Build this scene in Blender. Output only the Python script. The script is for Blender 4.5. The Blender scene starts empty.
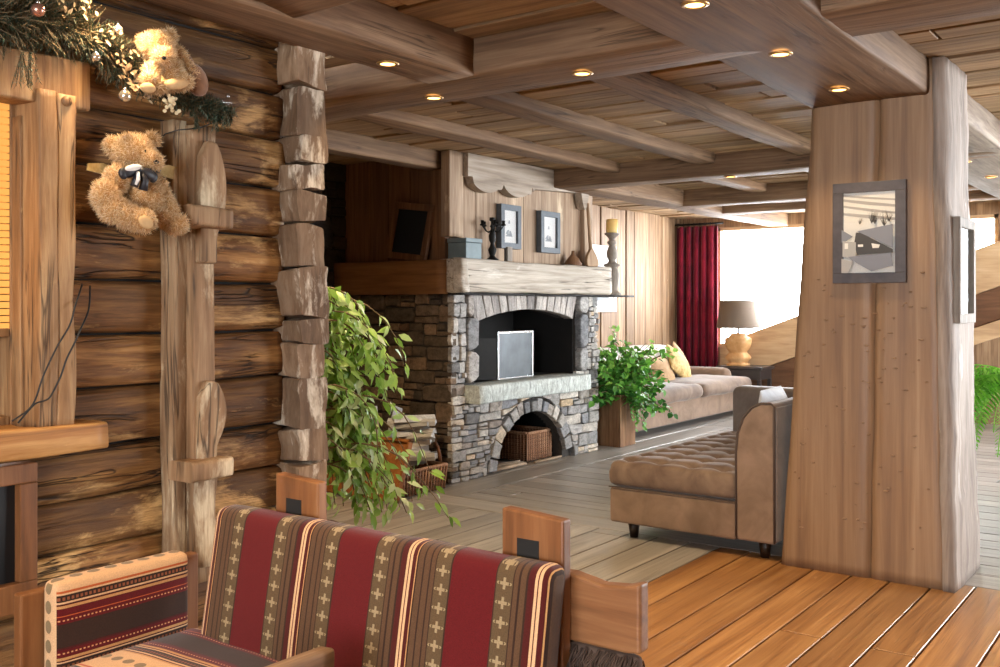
import bpy, math, random
from mathutils import Vector, Matrix, noise, Quaternion
PI = math.pi
SC = bpy.context.scene
COL = SC.collection
R = random.Random(7)

# ------------------------------------------------------------------ helpers
def lin(c):
    """sRGB hex / tuple(0-255) -> linear rgba"""
    if isinstance(c, str):
        c = tuple(int(c[i:i + 2], 16) for i in (0, 2, 4))
    o = []
    for x in c[:3]:
        x /= 255.0
        o.append(x / 12.92 if x <= .04045 else ((x + .055) / 1.055) ** 2.4)
    return (*o, 1.0)

def nz(x, y, z, s=1.0):
    return noise.noise(Vector((x * s, y * s, z * s)))

def V(*a):
    return Vector(a)

def at(px, py, X=None, Y=None, Z=None):
    """point of the place seen at pixel (px,py) on a known real plane"""
    u = (px - 500) / 975; v = (305 - py) / 975
    d = Vector((.8064 + .5913 * u, .5913 - .8064 * u, v))
    t = X / d.x if X is not None else (Y / d.y if Y is not None else (Z - 1.3) / d.z)
    return Vector((d.x * t, d.y * t, d.z * t + 1.3))

def frame(d):
    d = Vector(d).normalized()
    a = Vector((0, 0, 1)) if abs(d.z) < .95 else Vector((1, 0, 0))
    s = d.cross(a).normalized()
    return d, s, s.cross(d).normalized()

def rr(w, h, r, n=3):
    """rounded rectangle outline, counter-clockwise"""
    r = min(r, w / 2 - 1e-4, h / 2 - 1e-4); o = []
    for cx, cy, a0 in ((w / 2 - r, h / 2 - r, 0), (-w / 2 + r, h / 2 - r, 90), (-w / 2 + r, -h / 2 + r, 180), (w / 2 - r, -h / 2 + r, 270)):
        for k in range(n + 1):
            a = math.radians(a0 + 90 * k / n)
            o.append((cx + r * math.cos(a), cy + r * math.sin(a)))
    return o

class MB:
    recalc = True
    def __init__(s):
        s.v = []; s.f = []; s.r = []; s.m = []; s.s = []
    def face(s, idx, rnd=.5, mi=0, sm=False):
        s.f.append(tuple(idx)); s.r.append(rnd); s.m.append(mi); s.s.append(sm)
    def poly(s, pts, rnd=.5, mi=0, sm=False):
        b = len(s.v); s.v += [tuple(p) for p in pts]
        s.face(range(b, b + len(pts)), rnd, mi, sm); return s
    def box(s, x0, x1, y0, y1, z0, z1, rnd=.5, mi=0):
        b = len(s.v)
        s.v += [(x0, y0, z0), (x1, y0, z0), (x1, y1, z0), (x0, y1, z0), (x0, y0, z1), (x1, y0, z1), (x1, y1, z1), (x0, y1, z1)]
        for q in ((0, 3, 2, 1), (4, 5, 6, 7), (0, 1, 5, 4), (1, 2, 6, 5), (2, 3, 7, 6), (3, 0, 4, 7)):
            s.face([b + i for i in q], rnd, mi)
        return s
    def loft(s, rings, rnd=.5, mi=0, sm=True, caps=True, closed=True):
        b = len(s.v); n = len(rings[0])
        for r in rings: s.v += [tuple(p) for p in r]
        m = n if closed else n - 1
        for i in range(len(rings) - 1):
            for j in range(m):
                a = b + i * n + j; c = b + i * n + (j + 1) % n
                s.face((a, c, c + n, a + n), rnd, mi, sm)
        if caps:
            s.face([b + j for j in range(n - 1, -1, -1)], rnd, mi)
            s.face([b + (len(rings) - 1) * n + j for j in range(n)], rnd, mi)
        return s
    def tube(s, pts, rad, n=8, rnd=.5, mi=0, caps=True):
        pts = [Vector(p) for p in pts]
        if not hasattr(rad, '__len__'): rad = [rad] * len(pts)
        rings = []; up = None
        for i, p in enumerate(pts):
            d = (pts[min(i + 1, len(pts) - 1)] - pts[max(i - 1, 0)])
            d = d.normalized() if d.length > 1e-9 else Vector((0, 0, 1))
            if up is None: _, sd, up = frame(d)
            sd = d.cross(up)
            if sd.length < 1e-6: _, sd, up = frame(d)
            sd.normalize(); up = sd.cross(d).normalized()
            rings.append([p + sd * (math.cos(2 * PI * k / n) * rad[i]) - up * (math.sin(2 * PI * k / n) * rad[i]) for k in range(n)])
        return s.loft(rings, rnd, mi, True, caps)
    def lathe(s, prof, c=(0, 0, 0), n=24, rnd=.5, mi=0, sq=None, caps=True):
        rings = []
        for r, z in prof:
            rings.append([(c[0] + r * math.cos(2 * PI * k / n), c[1] + r * math.sin(2 * PI * k / n), c[2] + z) for k in range(n)])
        return s.loft(rings, rnd, mi, True, caps)
    def prism(s, out, o, ex, ey, ez, d, rnd=.5, mi=0):
        """outline (2-D, in ex/ey) extruded by d along ez"""
        o = Vector(o); ex = Vector(ex); ey = Vector(ey); ez = Vector(ez)
        A = [o + ex * a + ey * b for a, b in out]
        return s.loft([A, [p + ez * d for p in A]], rnd, mi, False, True)
    def rbox(s, x0, x1, y0, y1, z0, z1, r, n=(4, 4, 4), disp=None, rnd=.5, mi=0):
        h = ((x1 - x0) / 2, (y1 - y0) / 2, (z1 - z0) / 2); c = Vector(((x0 + x1) / 2, (y0 + y1) / 2, (z0 + z1) / 2))
        ax = []
        for k in range(3):
            rk = min(r, h[k] * .98)
            l = [-h[k], -h[k] + rk * .18, -h[k] + rk * .5, -h[k] + rk]
            a0, a1 = -h[k] + rk, h[k] - rk
            l += [a0 + (a1 - a0) * i / n[k] for i in range(1, n[k])]
            l += [a1, h[k] - rk * .5, h[k] - rk * .18, h[k]]
            ax.append(l)
        N = [len(a) - 1 for a in ax]; key = {}
        def vid(i, j, k):
            t = (i, j, k)
            if t in key: return key[t]
            p = Vector((ax[0][i], ax[1][j], ax[2][k]))
            q = Vector([max(-h[m] + min(r, h[m] * .98), min(h[m] - min(r, h[m] * .98), p[m])) for m in range(3)])
            d = p - q
            if d.length > 1e-9:
                rv = Vector([min(r, h[m] * .98) for m in range(3)])
                e = Vector([d[m] / rv[m] for m in range(3)]).normalized()
                p = q + Vector([e[m] * rv[m] for m in range(3)])
            if disp: p = p + Vector(disp(p.x / h[0], p.y / h[1], p.z / h[2], p + c))
            key[t] = len(s.v); s.v.append(tuple(p + c)); return key[t]
        for a in range(3):
            b, e = (a + 1) % 3, (a + 2) % 3
            for side in (0, N[a]):
                for i in range(N[b]):
                    for j in range(N[e]):
                        def g(ii, jj):
                            t = [0, 0, 0]; t[a] = side; t[b] = ii; t[e] = jj; return vid(*t)
                        q = [g(i, j), g(i + 1, j), g(i + 1, j + 1), g(i, j + 1)]
                        if side == 0: q.reverse()
                        s.face(q, rnd, mi, True)
        return s
    def hewn(s, x0, x1, y0, y1, z0, z1, axis='x', amp=.006, seg=None, r=.012, fr=3.0, seed=0, rnd=.5, mi=0, m=3, sm=True):
        """rough squared timber along an axis with wavering faces and eased edges"""
        lo = {'x': (x0, x1), 'y': (y0, y1), 'z': (z0, z1)}[axis]
        L = lo[1] - lo[0]; seg = seg or max(4, int(L / .12))
        if axis == 'x': w, h, ca, cb = y1 - y0, z1 - z0, (y0 + y1) / 2, (z0 + z1) / 2
        elif axis == 'y': w, h, ca, cb = z1 - z0, x1 - x0, (z0 + z1) / 2, (x0 + x1) / 2
        else: w, h, ca, cb = x1 - x0, y1 - y0, (x0 + x1) / 2, (y0 + y1) / 2
        base = rr(w, h, r, 2)
        out = []
        for i in range(len(base)):           # extra points along the flats
            a = base[i]; b = base[(i + 1) % len(base)]
            out.append(a)
            dd = math.hypot(a[0] - b[0], a[1] - b[1])
            if dd > .05:
                k = m
                for q in range(1, k): out.append((a[0] + (b[0] - a[0]) * q / k, a[1] + (b[1] - a[1]) * q / k))
        rings = []
        for i in range(seg + 1):
            t = lo[0] + L * i / seg; ring = []
            for a, b in out:
                g = 1 + 0 * a
                da = amp * nz(t * fr + seed * 7.1, a * 9 + seed, b * 9) * 2
                db = amp * nz(t * fr + seed * 3.3 + 50, a * 9, b * 9 - seed) * 2
                A, B = ca + a + da, cb + b + db
                ring.append((t, A, B) if axis == 'x' else ((B, t, A) if axis == 'y' else (A, B, t)))
            rings.append(ring)
        return s.loft(rings, rnd, mi, sm, True)
    def ell(s, c, r, rot=None, nu=14, nv=9, rnd=.5, mi=0):
        b = len(s.v); c = Vector(c)
        def pt(x, y, z):
            p = Vector((x * r[0], y * r[1], z * r[2]))
            if rot is not None: p = rot @ p
            return tuple(c + p)
        s.v.append(pt(0, 0, -1))
        for i in range(1, nv):
            a = -PI / 2 + PI * i / nv
            for j in range(nu):
                t = 2 * PI * j / nu; s.v.append(pt(math.cos(a) * math.cos(t), math.cos(a) * math.sin(t), math.sin(a)))
        s.v.append(pt(0, 0, 1)); top = len(s.v) - 1
        for j in range(nu): s.face((b, b + 1 + (j + 1) % nu, b + 1 + j), rnd, mi, True)
        for i in range(nv - 2):
            for j in range(nu):
                a = b + 1 + i * nu; s.face((a + j, a + (j + 1) % nu, a + nu + (j + 1) % nu, a + nu + j), rnd, mi, True)
        a = b + 1 + (nv - 2) * nu
        for j in range(nu): s.face((a + j, a + (j + 1) % nu, top), rnd, mi, True)
        return s
    def leaf(s, p, d, up, L, w, rnd=.5, mi=0, curl=.15):
        p = Vector(p); d = Vector(d).normalized(); sd = d.cross(Vector(up))
        if sd.length < 1e-4: sd = d.cross(Vector((.3, .8, .5)))
        sd.normalize(); n = sd.cross(d)
        b = len(s.v)
        for t, ww, dr in ((0, .04, 0), (.3, .85, .05), (.6, .8, .02)):
            c = p + d * (L * t) - n * (curl * L * t * t)
            s.v += [tuple(c - sd * (w * ww / 2) + n * (w * .14 * ww)), tuple(c), tuple(c + sd * (w * ww / 2) + n * (w * .14 * ww))]
        s.v.append(tuple(p + d * L - n * (curl * L)))
        for i in (0, 3):
            s.face((b + i, b + i + 1, b + i + 4, b + i + 3), rnd, mi, True); s.face((b + i + 1, b + i + 2, b + i + 5, b + i + 4), rnd, mi, True)
        s.face((b + 6, b + 7, b + 9), rnd, mi, True); s.face((b + 7, b + 8, b + 9), rnd, mi, True)
        return s
    def spike(s, p, d, L, w, rnd=.5, mi=0):
        d, a, c = frame(d); p = Vector(p); b = len(s.v)
        s.v += [tuple(p + a * w), tuple(p - a * w * .5 + c * w * .87), tuple(p - a * w * .5 - c * w * .87), tuple(p + d * L)]
        s.face((b, b + 1, b + 3), rnd, mi, True); s.face((b + 1, b + 2, b + 3), rnd, mi, True); s.face((b + 2, b, b + 3), rnd, mi, True)
        return s
    def blade(s, p, d, L, w, rnd=.5, mi=0):
        d, a, c = frame(d); p = Vector(p); b = len(s.v)
        s.v += [tuple(p + a * w), tuple(p - a * w), tuple(p + d * L)]
        s.face((b, b + 1, b + 2), rnd, mi); return s
    def xf(s, M):
        s.v = [tuple(M @ Vector(p)) for p in s.v]; return s
    def mesh(s, name):
        me = bpy.data.meshes.new(name); me.from_pydata(s.v, [], s.f); 
        a = me.attributes.new('rnd', 'FLOAT', 'FACE'); a.data.foreach_set('value', s.r)
        me.polygons.foreach_set('material_index', s.m); me.polygons.foreach_set('use_smooth', s.s)
        me.update()
        if s.recalc:
            import bmesh
            b = bmesh.new(); b.from_mesh(me); bmesh.ops.recalc_face_normals(b, faces=b.faces); b.to_mesh(me); b.free()
        return me

def obj(name, mb, mats, parent=None, bevel=0, seg=2, sub=0, local=False, label=None):
    """link ONE mesh object; verts are given in world space unless local"""
    if parent is not None and not local:
        o = Vector((0, 0, 0)); q = parent
        while q is not None: o += q.location; q = q.parent
        mb.xf(Matrix.Translation(-o))
    me = mb.mesh(name)
    for m in (mats if isinstance(mats, (list, tuple)) else [mats]): me.materials.append(m)
    ob = bpy.data.objects.new(name, me); COL.objects.link(ob)
    if parent is not None: ob.parent = parent
    if bevel:
        b = ob.modifiers.new('Bevel', 'BEVEL'); b.width = bevel; b.segments = seg; b.limit_method = 'ANGLE'; b.angle_limit = .6
    if sub:
        q = ob.modifiers.new('Sub', 'SUBSURF'); q.levels = sub; q.render_levels = sub
    if label: ob['label'] = label
    return ob

def tag(o, label, cat, group=None, kind=None):
    o['label'] = label; o['category'] = cat
    if group: o['group'] = group
    if kind: o['kind'] = kind
    return o

def thing(name, label, cat, loc=(0, 0, 0), rot=(0, 0, 0), group=None):
    o = bpy.data.objects.new(name, None); COL.objects.link(o)
    o.location = loc; o.rotation_euler = rot; o.empty_display_size = .05
    return tag(o, label, cat, group)

def struct(name, mb, mats, bevel=0, seg=2, parent=None, label=None, cat=None):
    o = obj(name, mb, mats, parent, bevel, seg)
    if parent is None:
        o['kind'] = 'structure'
        if label: o['label'] = label; o['category'] = cat
    return o

# ------------------------------------------------------------------ materials
class NT:
    def __init__(s, name):
        s.m = bpy.data.materials.new(name); s.m.use_nodes = True
        s.t = s.m.node_tree; s.n = s.t.nodes; s.b = s.n['Principled BSDF']; s.out = s.n['Material Output']
    def node(s, ty, **k):
        n = s.n.new(ty)
        for a, v in k.items(): setattr(n, a, v)
        return n
    def link(s, a, b): s.t.links.new(a, b)
    def put(s, sock, v):
        if hasattr(v, 'is_output'): s.link(v, sock)
        else: sock.default_value = v
    def math(s, op, a, b=0.0, c=None):
        n = s.node('ShaderNodeMath', operation=op); s.put(n.inputs[0], a); s.put(n.inputs[1], b)
        if c is not None: s.put(n.inputs[2], c)
        return n.outputs[0]
    def ramp(s, fac, stops, interp='LINEAR'):
        n = s.node('ShaderNodeValToRGB'); cr = n.color_ramp; cr.interpolation = interp
        while len(cr.elements) < len(stops): cr.elements.new(.5)
        for e, (p, c) in zip(cr.elements, stops): e.position = p; e.color = c if len(c) == 4 else (*c, 1)
        s.put(n.inputs[0], fac); return n.outputs[0]
    def mix(s, f, a, b, mode='MIX'):
        n = s.node('ShaderNodeMix', data_type='RGBA', blend_type=mode)
        s.put(n.inputs[0], f); s.put(n.inputs[6], a); s.put(n.inputs[7], b); return n.outputs[2]
    def noise(s, vec, scale, det=4, rough=.55, dist=0.0):
        n = s.node('ShaderNodeTexNoise'); s.link(vec, n.inputs['Vector'])
        n.inputs['Scale'].default_value = scale; n.inputs['Detail'].default_value = det
        n.inputs['Roughness'].default_value = rough; n.inputs['Distortion'].default_value = dist; return n.outputs['Fac']
    def coord(s, kind='Object'): return s.node('ShaderNodeTexCoord').outputs[kind]
    def rnd(s):
        a = s.node('ShaderNodeAttribute', attribute_name='rnd'); return a.outputs['Fac']
    def mapv(s, v, scale=(1, 1, 1), loc=None):
        n = s.node('ShaderNodeMapping'); s.link(v, n.inputs[0]); n.inputs['Scale'].default_value = scale
        if loc is not None: s.put(n.inputs['Location'], loc)
        return n.outputs[0]
    def xyz(s, v):
        n = s.node('ShaderNodeSeparateXYZ'); s.link(v, n.inputs[0]); return n.outputs
    def comb(s, x, y, z):
        n = s.node('ShaderNodeCombineXYZ'); s.put(n.inputs[0], x); s.put(n.inputs[1], y); s.put(n.inputs[2], z); return n.outputs[0]
    def bump(s, h, st=.3, dist=.02, nrm=None):
        n = s.node('ShaderNodeBump'); n.inputs['Strength'].default_value = st; n.inputs['Distance'].default_value = dist
        s.link(h, n.inputs['Height'])
        if nrm is not None: s.link(nrm, n.inputs['Normal'])
        s.link(n.outputs[0], s.b.inputs['Normal']); return n.outputs[0]
    def set(s, **k):
        for a, v in k.items(): s.put(s.b.inputs[a.replace('_', ' ')], v)
        return s.m

def plain(name, col, rough=.5, metal=0.0, var=.0, bump=0.0, bs=40, **k):
    t = NT(name); c = lin(col)
    if var:
        n = t.noise(t.coord(), bs, 4)
        d = tuple(x * (1 - var) for x in c[:3]) + (1,); l = tuple(min(1, x * (1 + var)) for x in c[:3]) + (1,)
        t.set(Base_Color=t.ramp(n, [(.25, d), (.75, l)]))
        if bump: t.bump(n, bump, .01)
    else: t.set(Base_Color=c)
    t.set(Roughness=rough, Metallic=metal); 
    for a, v in k.items(): t.set(**{a: v})
    return t.m

def wood(name, dark, mid, light, axis='x', along=1.6, across=16, rough=.65, bump=.35, patch=None, pth=.58, psc=5, vary=.35, crack=0.0, spec=.3, big=.35):
    t = NT(name); c = t.coord(); r = t.rnd()
    off = t.comb(t.math('MULTIPLY', r, 31.7), t.math('MULTIPLY', r, 57.3), t.math('MULTIPLY', r, 83.1))
    add = t.node('ShaderNodeVectorMath', operation='ADD'); t.link(c, add.inputs[0]); t.link(off, add.inputs[1]); c = add.outputs[0]
    sc = {'x': (along, across, across), 'y': (across, along, across), 'z': (across, across, along)}[axis]
    g = t.noise(t.mapv(c, sc), 1.0, 7, .62, .6)
    fine = t.noise(t.mapv(c, tuple(q * 4 for q in sc)), 1.0, 3, .6, .2)
    gg = t.math('ADD', t.math('MULTIPLY', g, .75), t.math('MULTIPLY', fine, .25))
    col = t.ramp(gg, [(.30, lin(dark)), (.48, lin(mid)), (.70, lin(light))])
    bg = t.noise(t.mapv(c, {'x': (.35, 1, 1), 'y': (1, .35, 1), 'z': (1, 1, .35)}[axis]), 3.2, 3, .5)
    col = t.mix(t.math('MULTIPLY', t.ramp(bg, [(.35, (1, 1, 1, 1)), (.62, (0, 0, 0, 1))]), big), col, lin(dark))
    if patch:
        pn = t.noise(t.mapv(c, {'x': (.4, 1, 1.3), 'y': (1, .4, 1.3), 'z': (1.3, 1.3, .45)}[axis]), psc, 8, .68, .4)
        pm = t.ramp(pn, [(pth, (0, 0, 0, 1)), (pth + .09, (1, 1, 1, 1))])
        pm = t.math('MULTIPLY', pm, t.ramp(fine, [(.3, (.35, .35, .35, 1)), (.6, (1, 1, 1, 1))]))
        col = t.mix(pm, col, lin(patch))
    hsv = t.node('ShaderNodeHueSaturation'); t.link(col, hsv.inputs['Color'])
    t.link(t.math('ADD', t.math('MULTIPLY', r, vary), 1 - vary / 2), hsv.inputs['Value'])
    h = gg
    if crack:
        cn = t.noise(t.mapv(c, tuple(q * .5 for q in sc)), 1.0, 3, .55, .8)
        ck = t.ramp(cn, [(.475, (1, 1, 1, 1)), (.495, (0, 0, 0, 1)), (.515, (1, 1, 1, 1))])
        lowf = t.noise(c, 2.3, 2); gate = t.ramp(lowf, [(.45, (0, 0, 0, 1)), (.55, (1, 1, 1, 1))])
        inv = t.math('MULTIPLY', t.math('SUBTRACT', 1.0, ck), gate)
        fac = t.math('MULTIPLY', inv, crack)
        colo = t.mix(fac, hsv.outputs[0], lin((30, 20, 13)))
        h = t.math('SUBTRACT', gg, t.math('MULTIPLY', inv, .5))
    else: colo = hsv.outputs[0]
    t.set(Base_Color=colo, Roughness=t.math('ADD', t.math('MULTIPLY', g, .25), rough - .12)); t.b.inputs['Specular IOR Level'].default_value = spec
    t.bump(h, bump, .012)
    return t.m

def stone(name, cols, rough=.8, bump=.6, sc=14, streak=None):
    t = NT(name); c = t.coord(); r = t.rnd()
    base = t.ramp(r, [(i / max(1, len(cols) - 1), lin(q)) for i, q in enumerate(cols)])
    add = t.node('ShaderNodeVectorMath', operation='ADD'); t.link(c, add.inputs[0])
    t.link(t.comb(t.math('MULTIPLY', r, 13.), t.math('MULTIPLY', r, 27.), t.math('MULTIPLY', r, 41.)), add.inputs[1]); c = add.outputs[0]
    n1 = t.noise(t.mapv(c, streak or (1, 1, 1.8)), sc, 8, .68, .5); n2 = t.noise(c, sc * 5, 4, .6)
    f = t.math('ADD', t.math('MULTIPLY', n1, .7), t.math('MULTIPLY', n2, .3))
    v = t.ramp(f, [(.30, (.22, .22, .22, 1)), (.5, (.85, .85, .85, 1)), (.72, (1.5, 1.5, 1.5, 1))])
    t.set(Base_Color=t.mix(1.0, base, v, 'MULTIPLY'), Roughness=rough); t.b.inputs['Specular IOR Level'].default_value = .25
    t.bump(f, bump, .02); return t.m

def leafmat(name, cols, rough=.4, trans=.35):
    t = NT(name); r = t.rnd()
    c = t.ramp(r, [(i / (len(cols) - 1), lin(q)) for i, q in enumerate(cols)])
    t.set(Base_Color=c, Roughness=rough)
    tr = t.node('ShaderNodeBsdfTranslucent'); t.link(c, tr.inputs[0])
    mx = t.node('ShaderNodeMixShader'); mx.inputs[0].default_value = trans
    t.link(t.b.outputs[0], mx.inputs[1]); t.link(tr.outputs[0], mx.inputs[2]); t.link(mx.outputs[0], t.out.inputs[0]); return t.m

def suede(name, dark, light, sc=5, rough=.8, sheen=.35):
    t = NT(name); c = t.coord(); n = t.noise(c, sc, 5, .6, .5); f = t.noise(c, 160, 2)
    t.set(Base_Color=t.ramp(n, [(.33, lin(dark)), (.66, lin(light))]), Roughness=rough)
    t.b.inputs['Sheen Weight'].default_value = sheen; t.b.inputs['Sheen Roughness'].default_value = .4
    t.b.inputs['Specular IOR Level'].default_value = .2
    t.bump(t.math('ADD', t.math('MULTIPLY', n, 1.0), t.math('MULTIPLY', f, .15)), .12, .02); return t.m

def emit(name, col, st):
    t = NT(name); e = t.node('ShaderNodeEmission'); e.inputs[0].default_value = lin(col); e.inputs[1].default_value = st
    t.link(e.outputs[0], t.out.inputs[0]); return t.m

def glassm(name, tint=(1, 1, 1, 1)):
    t = NT(name); tr = t.node('ShaderNodeBsdfTransparent'); tr.inputs[0].default_value = tint
    gl = t.node('ShaderNodeBsdfGlossy'); gl.inputs['Roughness'].default_value = .02
    mx = t.node('ShaderNodeMixShader'); mx.inputs[0].default_value = .06; t.link(tr.outputs[0], mx.inputs[1]); t.link(gl.outputs[0], mx.inputs[2])
    t.link(mx.outputs[0], t.out.inputs[0]); return t.m

def striped(name, t_axis, v_axis, t0, period, v0=0.0, sign=1, mode='wide'):
    """woven alpine stripe fabric; stripes follow t, little crosses repeat along v"""
    t = NT(name); x = t.xyz(t.coord()); ti = 'xyz'.index(t_axis); vi = 'xyz'.index(v_axis)
    s = t.math('MULTIPLY', t.math('SUBTRACT', x[ti], t0), sign / period)
    f = t.math('FRACT', s)
    edge = None
    if mode == 'side':
        mode = 'long'; nr = t.xyz(t.node('ShaderNodeNewGeometry').outputs['Normal'])
        en = t.math('LESS_THAN', nr[0], -.75); tp = t.math('GREATER_THAN', nr[2], .75); edge = t.math('MAXIMUM', en, tp)
        fe = t.math('ADD', .11, t.math('DIVIDE', t.math('SUBTRACT', x[1], .66), period))
        f = t.math('ADD', t.math('MULTIPLY', f, t.math('SUBTRACT', 1.0, edge)), t.math('MULTIPLY', fe, edge))
    RED, DRED, OLV, BRN, DBR, CRM, TAN, MAR, ORG = [lin(q) for q in ('5a1316', '3e1011', '594630', '573e2b', '34221a', 'cda57c', 'b98a58', '4a1916', 'b0552c')]
    if mode == 'wide':
        st = [(0, RED), (.165, DBR), (.175, OLV), (.295, DBR), (.303, BRN), (.335, DBR), (.35, BRN), (.39, DBR), (.405, MAR), (.45, CRM), (.47, MAR), (.478, CRM), (.497, MAR), (.53, TAN), (.536, DBR), (.55, BRN), (.59, DBR), (.605, BRN), (.645, DBR), (.66, BRN), (.69, DBR), (.697, OLV), (.815, DBR), (.825, RED)]
        bands = ((.235, 1), (.757, 1)); cell = .041; ccol = lin('a18d6c'); wid = period
    else:
        st = [(0, CRM), (.22, TAN), (.235, MAR), (.25, CRM), (.262, DBR), (.325, CRM), (.337, MAR), (.35, TAN), (.372, RED), (.44, MAR), (.455, DRED), (.46, DBR), (.66, RED), (.72, ORG), (.73, RED), (.79, TAN), (.815, MAR), (.83, CRM), (.845, DBR), (.905, CRM), (.92, ORG), (.94, CRM)]
        bands = ((.11, 2), (.293, 0), (.41, 3), (.69, 3), (.875, 0)); cell = .03; ccol = lin('5a4a34'); wid = period
    col = t.ramp(f, st, 'CONSTANT')
    v = t.math('SUBTRACT', x[vi], v0)
    if edge is not None: v = t.math('ADD', t.math('MULTIPLY', v, t.math('SUBTRACT', 1.0, en)), t.math('MULTIPLY', x[2], en))
    for c0, ty in bands:
        cl = {1: cell, 2: .05, 0: .012, 3: .011}[ty]
        a = t.math('ABSOLUTE', t.math('MULTIPLY', t.math('SUBTRACT', f, c0), wid))
        b = t.math('ABSOLUTE', t.math('MULTIPLY', t.math('SUBTRACT', t.math('FRACT', t.math('DIVIDE', v, cl)), .5), cl))
        if ty == 1:
            p1 = t.math('MULTIPLY', t.math('LESS_THAN', a, .0034), t.math('LESS_THAN', b, .0125))
            p2 = t.math('MULTIPLY', t.math('LESS_THAN', a, .0115), t.math('LESS_THAN', b, .0034))
            d = t.math('ADD', a, b)
            p3 = t.math('MULTIPLY', t.math('LESS_THAN', d, .0205), t.math('GREATER_THAN', d, .0165))
            p3 = t.math('MULTIPLY', p3, t.math('LESS_THAN', t.math('ABSOLUTE', t.math('SUBTRACT', b, .0)), .003))
            mk = t.math('MAXIMUM', t.math('MAXIMUM', p1, p2), p3); cc = ccol; k = .8
        elif ty == 2:
            e = t.math('SQRT', t.math('ADD', t.math('POWER', t.math('DIVIDE', a, .014), 2.0), t.math('POWER', t.math('DIVIDE', b, .017), 2.0)))
            mk = t.math('LESS_THAN', e, 1.0); cc = lin('6a5c42'); k = .85
        elif ty == 0:
            mk = t.math('MULTIPLY', t.math('LESS_THAN', a, .004), t.math('LESS_THAN', b, .0035)); cc = lin('9a5a3a'); k = .7
        else:
            mk = t.math('MULTIPLY', t.math('LESS_THAN', a, .0018), t.math('LESS_THAN', b, .0026)); cc = lin('d89a6a'); k = .9
        col = t.mix(t.math('MULTIPLY', mk, k), col, cc)
    co = t.coord(); wv = t.noise(t.mapv(co, (420, 420, 420)), 1, 2); big = t.noise(co, 9, 3)
    col = t.mix(.35, col, t.ramp(wv, [(.3, (.25, .25, .25, 1)), (.7, (1.2, 1.2, 1.2, 1))]), 'MULTIPLY')
    t.set(Base_Color=col, Roughness=.9); t.b.inputs['Specular IOR Level'].default_value = .1
    t.b.inputs['Sheen Weight'].default_value = .15
    t.bump(t.math('ADD', wv, t.math('MULTIPLY', big, 2)), .1, .01); return t.m

M = {}
M['log'] = wood('log_wood', '3a2411', '79512a', 'b0824c', 'x', 2.0, 30, .6, .9, patch='cfa56c', pth=.54, psc=4.5, vary=.45, crack=1.0, big=.75)
M['logend'] = wood('log_end_wood', '4b3625', '7a6048', '9c836a', 'z', 3.5, 16, .75, .9, patch='cfc0aa', pth=.53, psc=7, vary=.35, big=.5)
M['case'] = wood('casing_wood', '553a22', '8a6643', 'b8966c', 'z', 1.6, 26, .6, .45, patch='c9a878', pth=.60, vary=.3, crack=.8)
M['post'] = wood('post_wood', '5f452c', '927152', 'b89b78', 'z', 1.5, 20, .7, .45, patch='cdb999', pth=.54, psc=4, vary=.25, crack=.8, big=.4)
M['sill'] = wood('sill_wood', '6b4320', 'a8743e', 'd0a266', 'x', 1.2, 22, .5, .35, patch='d9b87e', pth=.6)
M['beamx'] = wood('beam_wood_along', '543e2d', '7e6249', 'a18467', 'x', 1.1, 26, .7, .35, vary=.25, crack=.6, big=.4)
M['beamy'] = wood('beam_wood_cross', '543e2d', '7e6249', 'a18467', 'y', 1.1, 26, .7, .35, vary=.25, crack=.6, big=.4)
M['beamg'] = wood('beam_wood_grey', '5a4c40', '8d7d6e', 'b3a595', 'x', 1.1, 14, .75, .4, vary=.25, crack=.5)
M['ceil'] = wood('ceiling_wood', '6b523c', '9f815f', 'c6aa84', 'y', 1.3, 26, .7, .35, vary=.55, patch='c4a479', pth=.64, big=.3)
M['floorw'] = wood('floor_wood_warm', '694426', '9c6f42', 'bb8f5c', 'x', .8, 26, .36, .14, vary=.35, crack=.3, spec=.6, patch='c4a27a', pth=.64, psc=3)
M['floorg'] = wood('floor_wood_grey', '74706c', '9a958f', 'b7b2ac', 'y', .8, 26, .34, .14, vary=.3, crack=.3, spec=.5)
M['floorgx'] = wood('floor_wood_grey_border_daylight', '74706c', '9a958f', 'b7b2ac', 'x', .8, 26, .34, .14, vary=.3, crack=.3, spec=.5)
M['panel'] = wood('panel_wood', '5e4834', '93765a', 'b99e7e', 'z', 1.1, 22, .55, .2, vary=.45, patch='dcbf95', pth=.66)
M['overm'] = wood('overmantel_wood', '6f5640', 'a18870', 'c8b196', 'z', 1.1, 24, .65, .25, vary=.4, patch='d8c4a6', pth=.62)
M['valance'] = wood('valance_wood', '6a5c4e', '9c8d7d', 'c4b7a8', 'x', 1.0, 13, .7, .3, vary=.1)
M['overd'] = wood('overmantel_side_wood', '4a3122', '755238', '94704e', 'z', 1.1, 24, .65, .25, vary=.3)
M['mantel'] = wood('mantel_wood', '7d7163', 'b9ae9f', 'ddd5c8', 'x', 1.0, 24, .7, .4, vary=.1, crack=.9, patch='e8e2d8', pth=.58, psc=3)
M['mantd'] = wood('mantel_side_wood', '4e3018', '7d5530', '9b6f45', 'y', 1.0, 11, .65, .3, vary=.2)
M['pillar'] = wood('pillar_wood', '6e5442', '8a6c50', 'a38668', 'z', .6, 16, .5, .10, vary=.10, patch='c2a47c', pth=.66, psc=2.0, big=.25, spec=.4)
M['pillg'] = wood('pillar_rough_wood', '5c4f45', '93857a', 'bfb3a8', 'z', 1.3, 16, .7, .6, vary=.1, patch='cfc6bd', pth=.60)
M['bench'] = wood('bench_wood', '4f301a', '7a4d2b', '966840', 'z', 1.0, 14, .45, .12, vary=.15, spec=.4)
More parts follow.
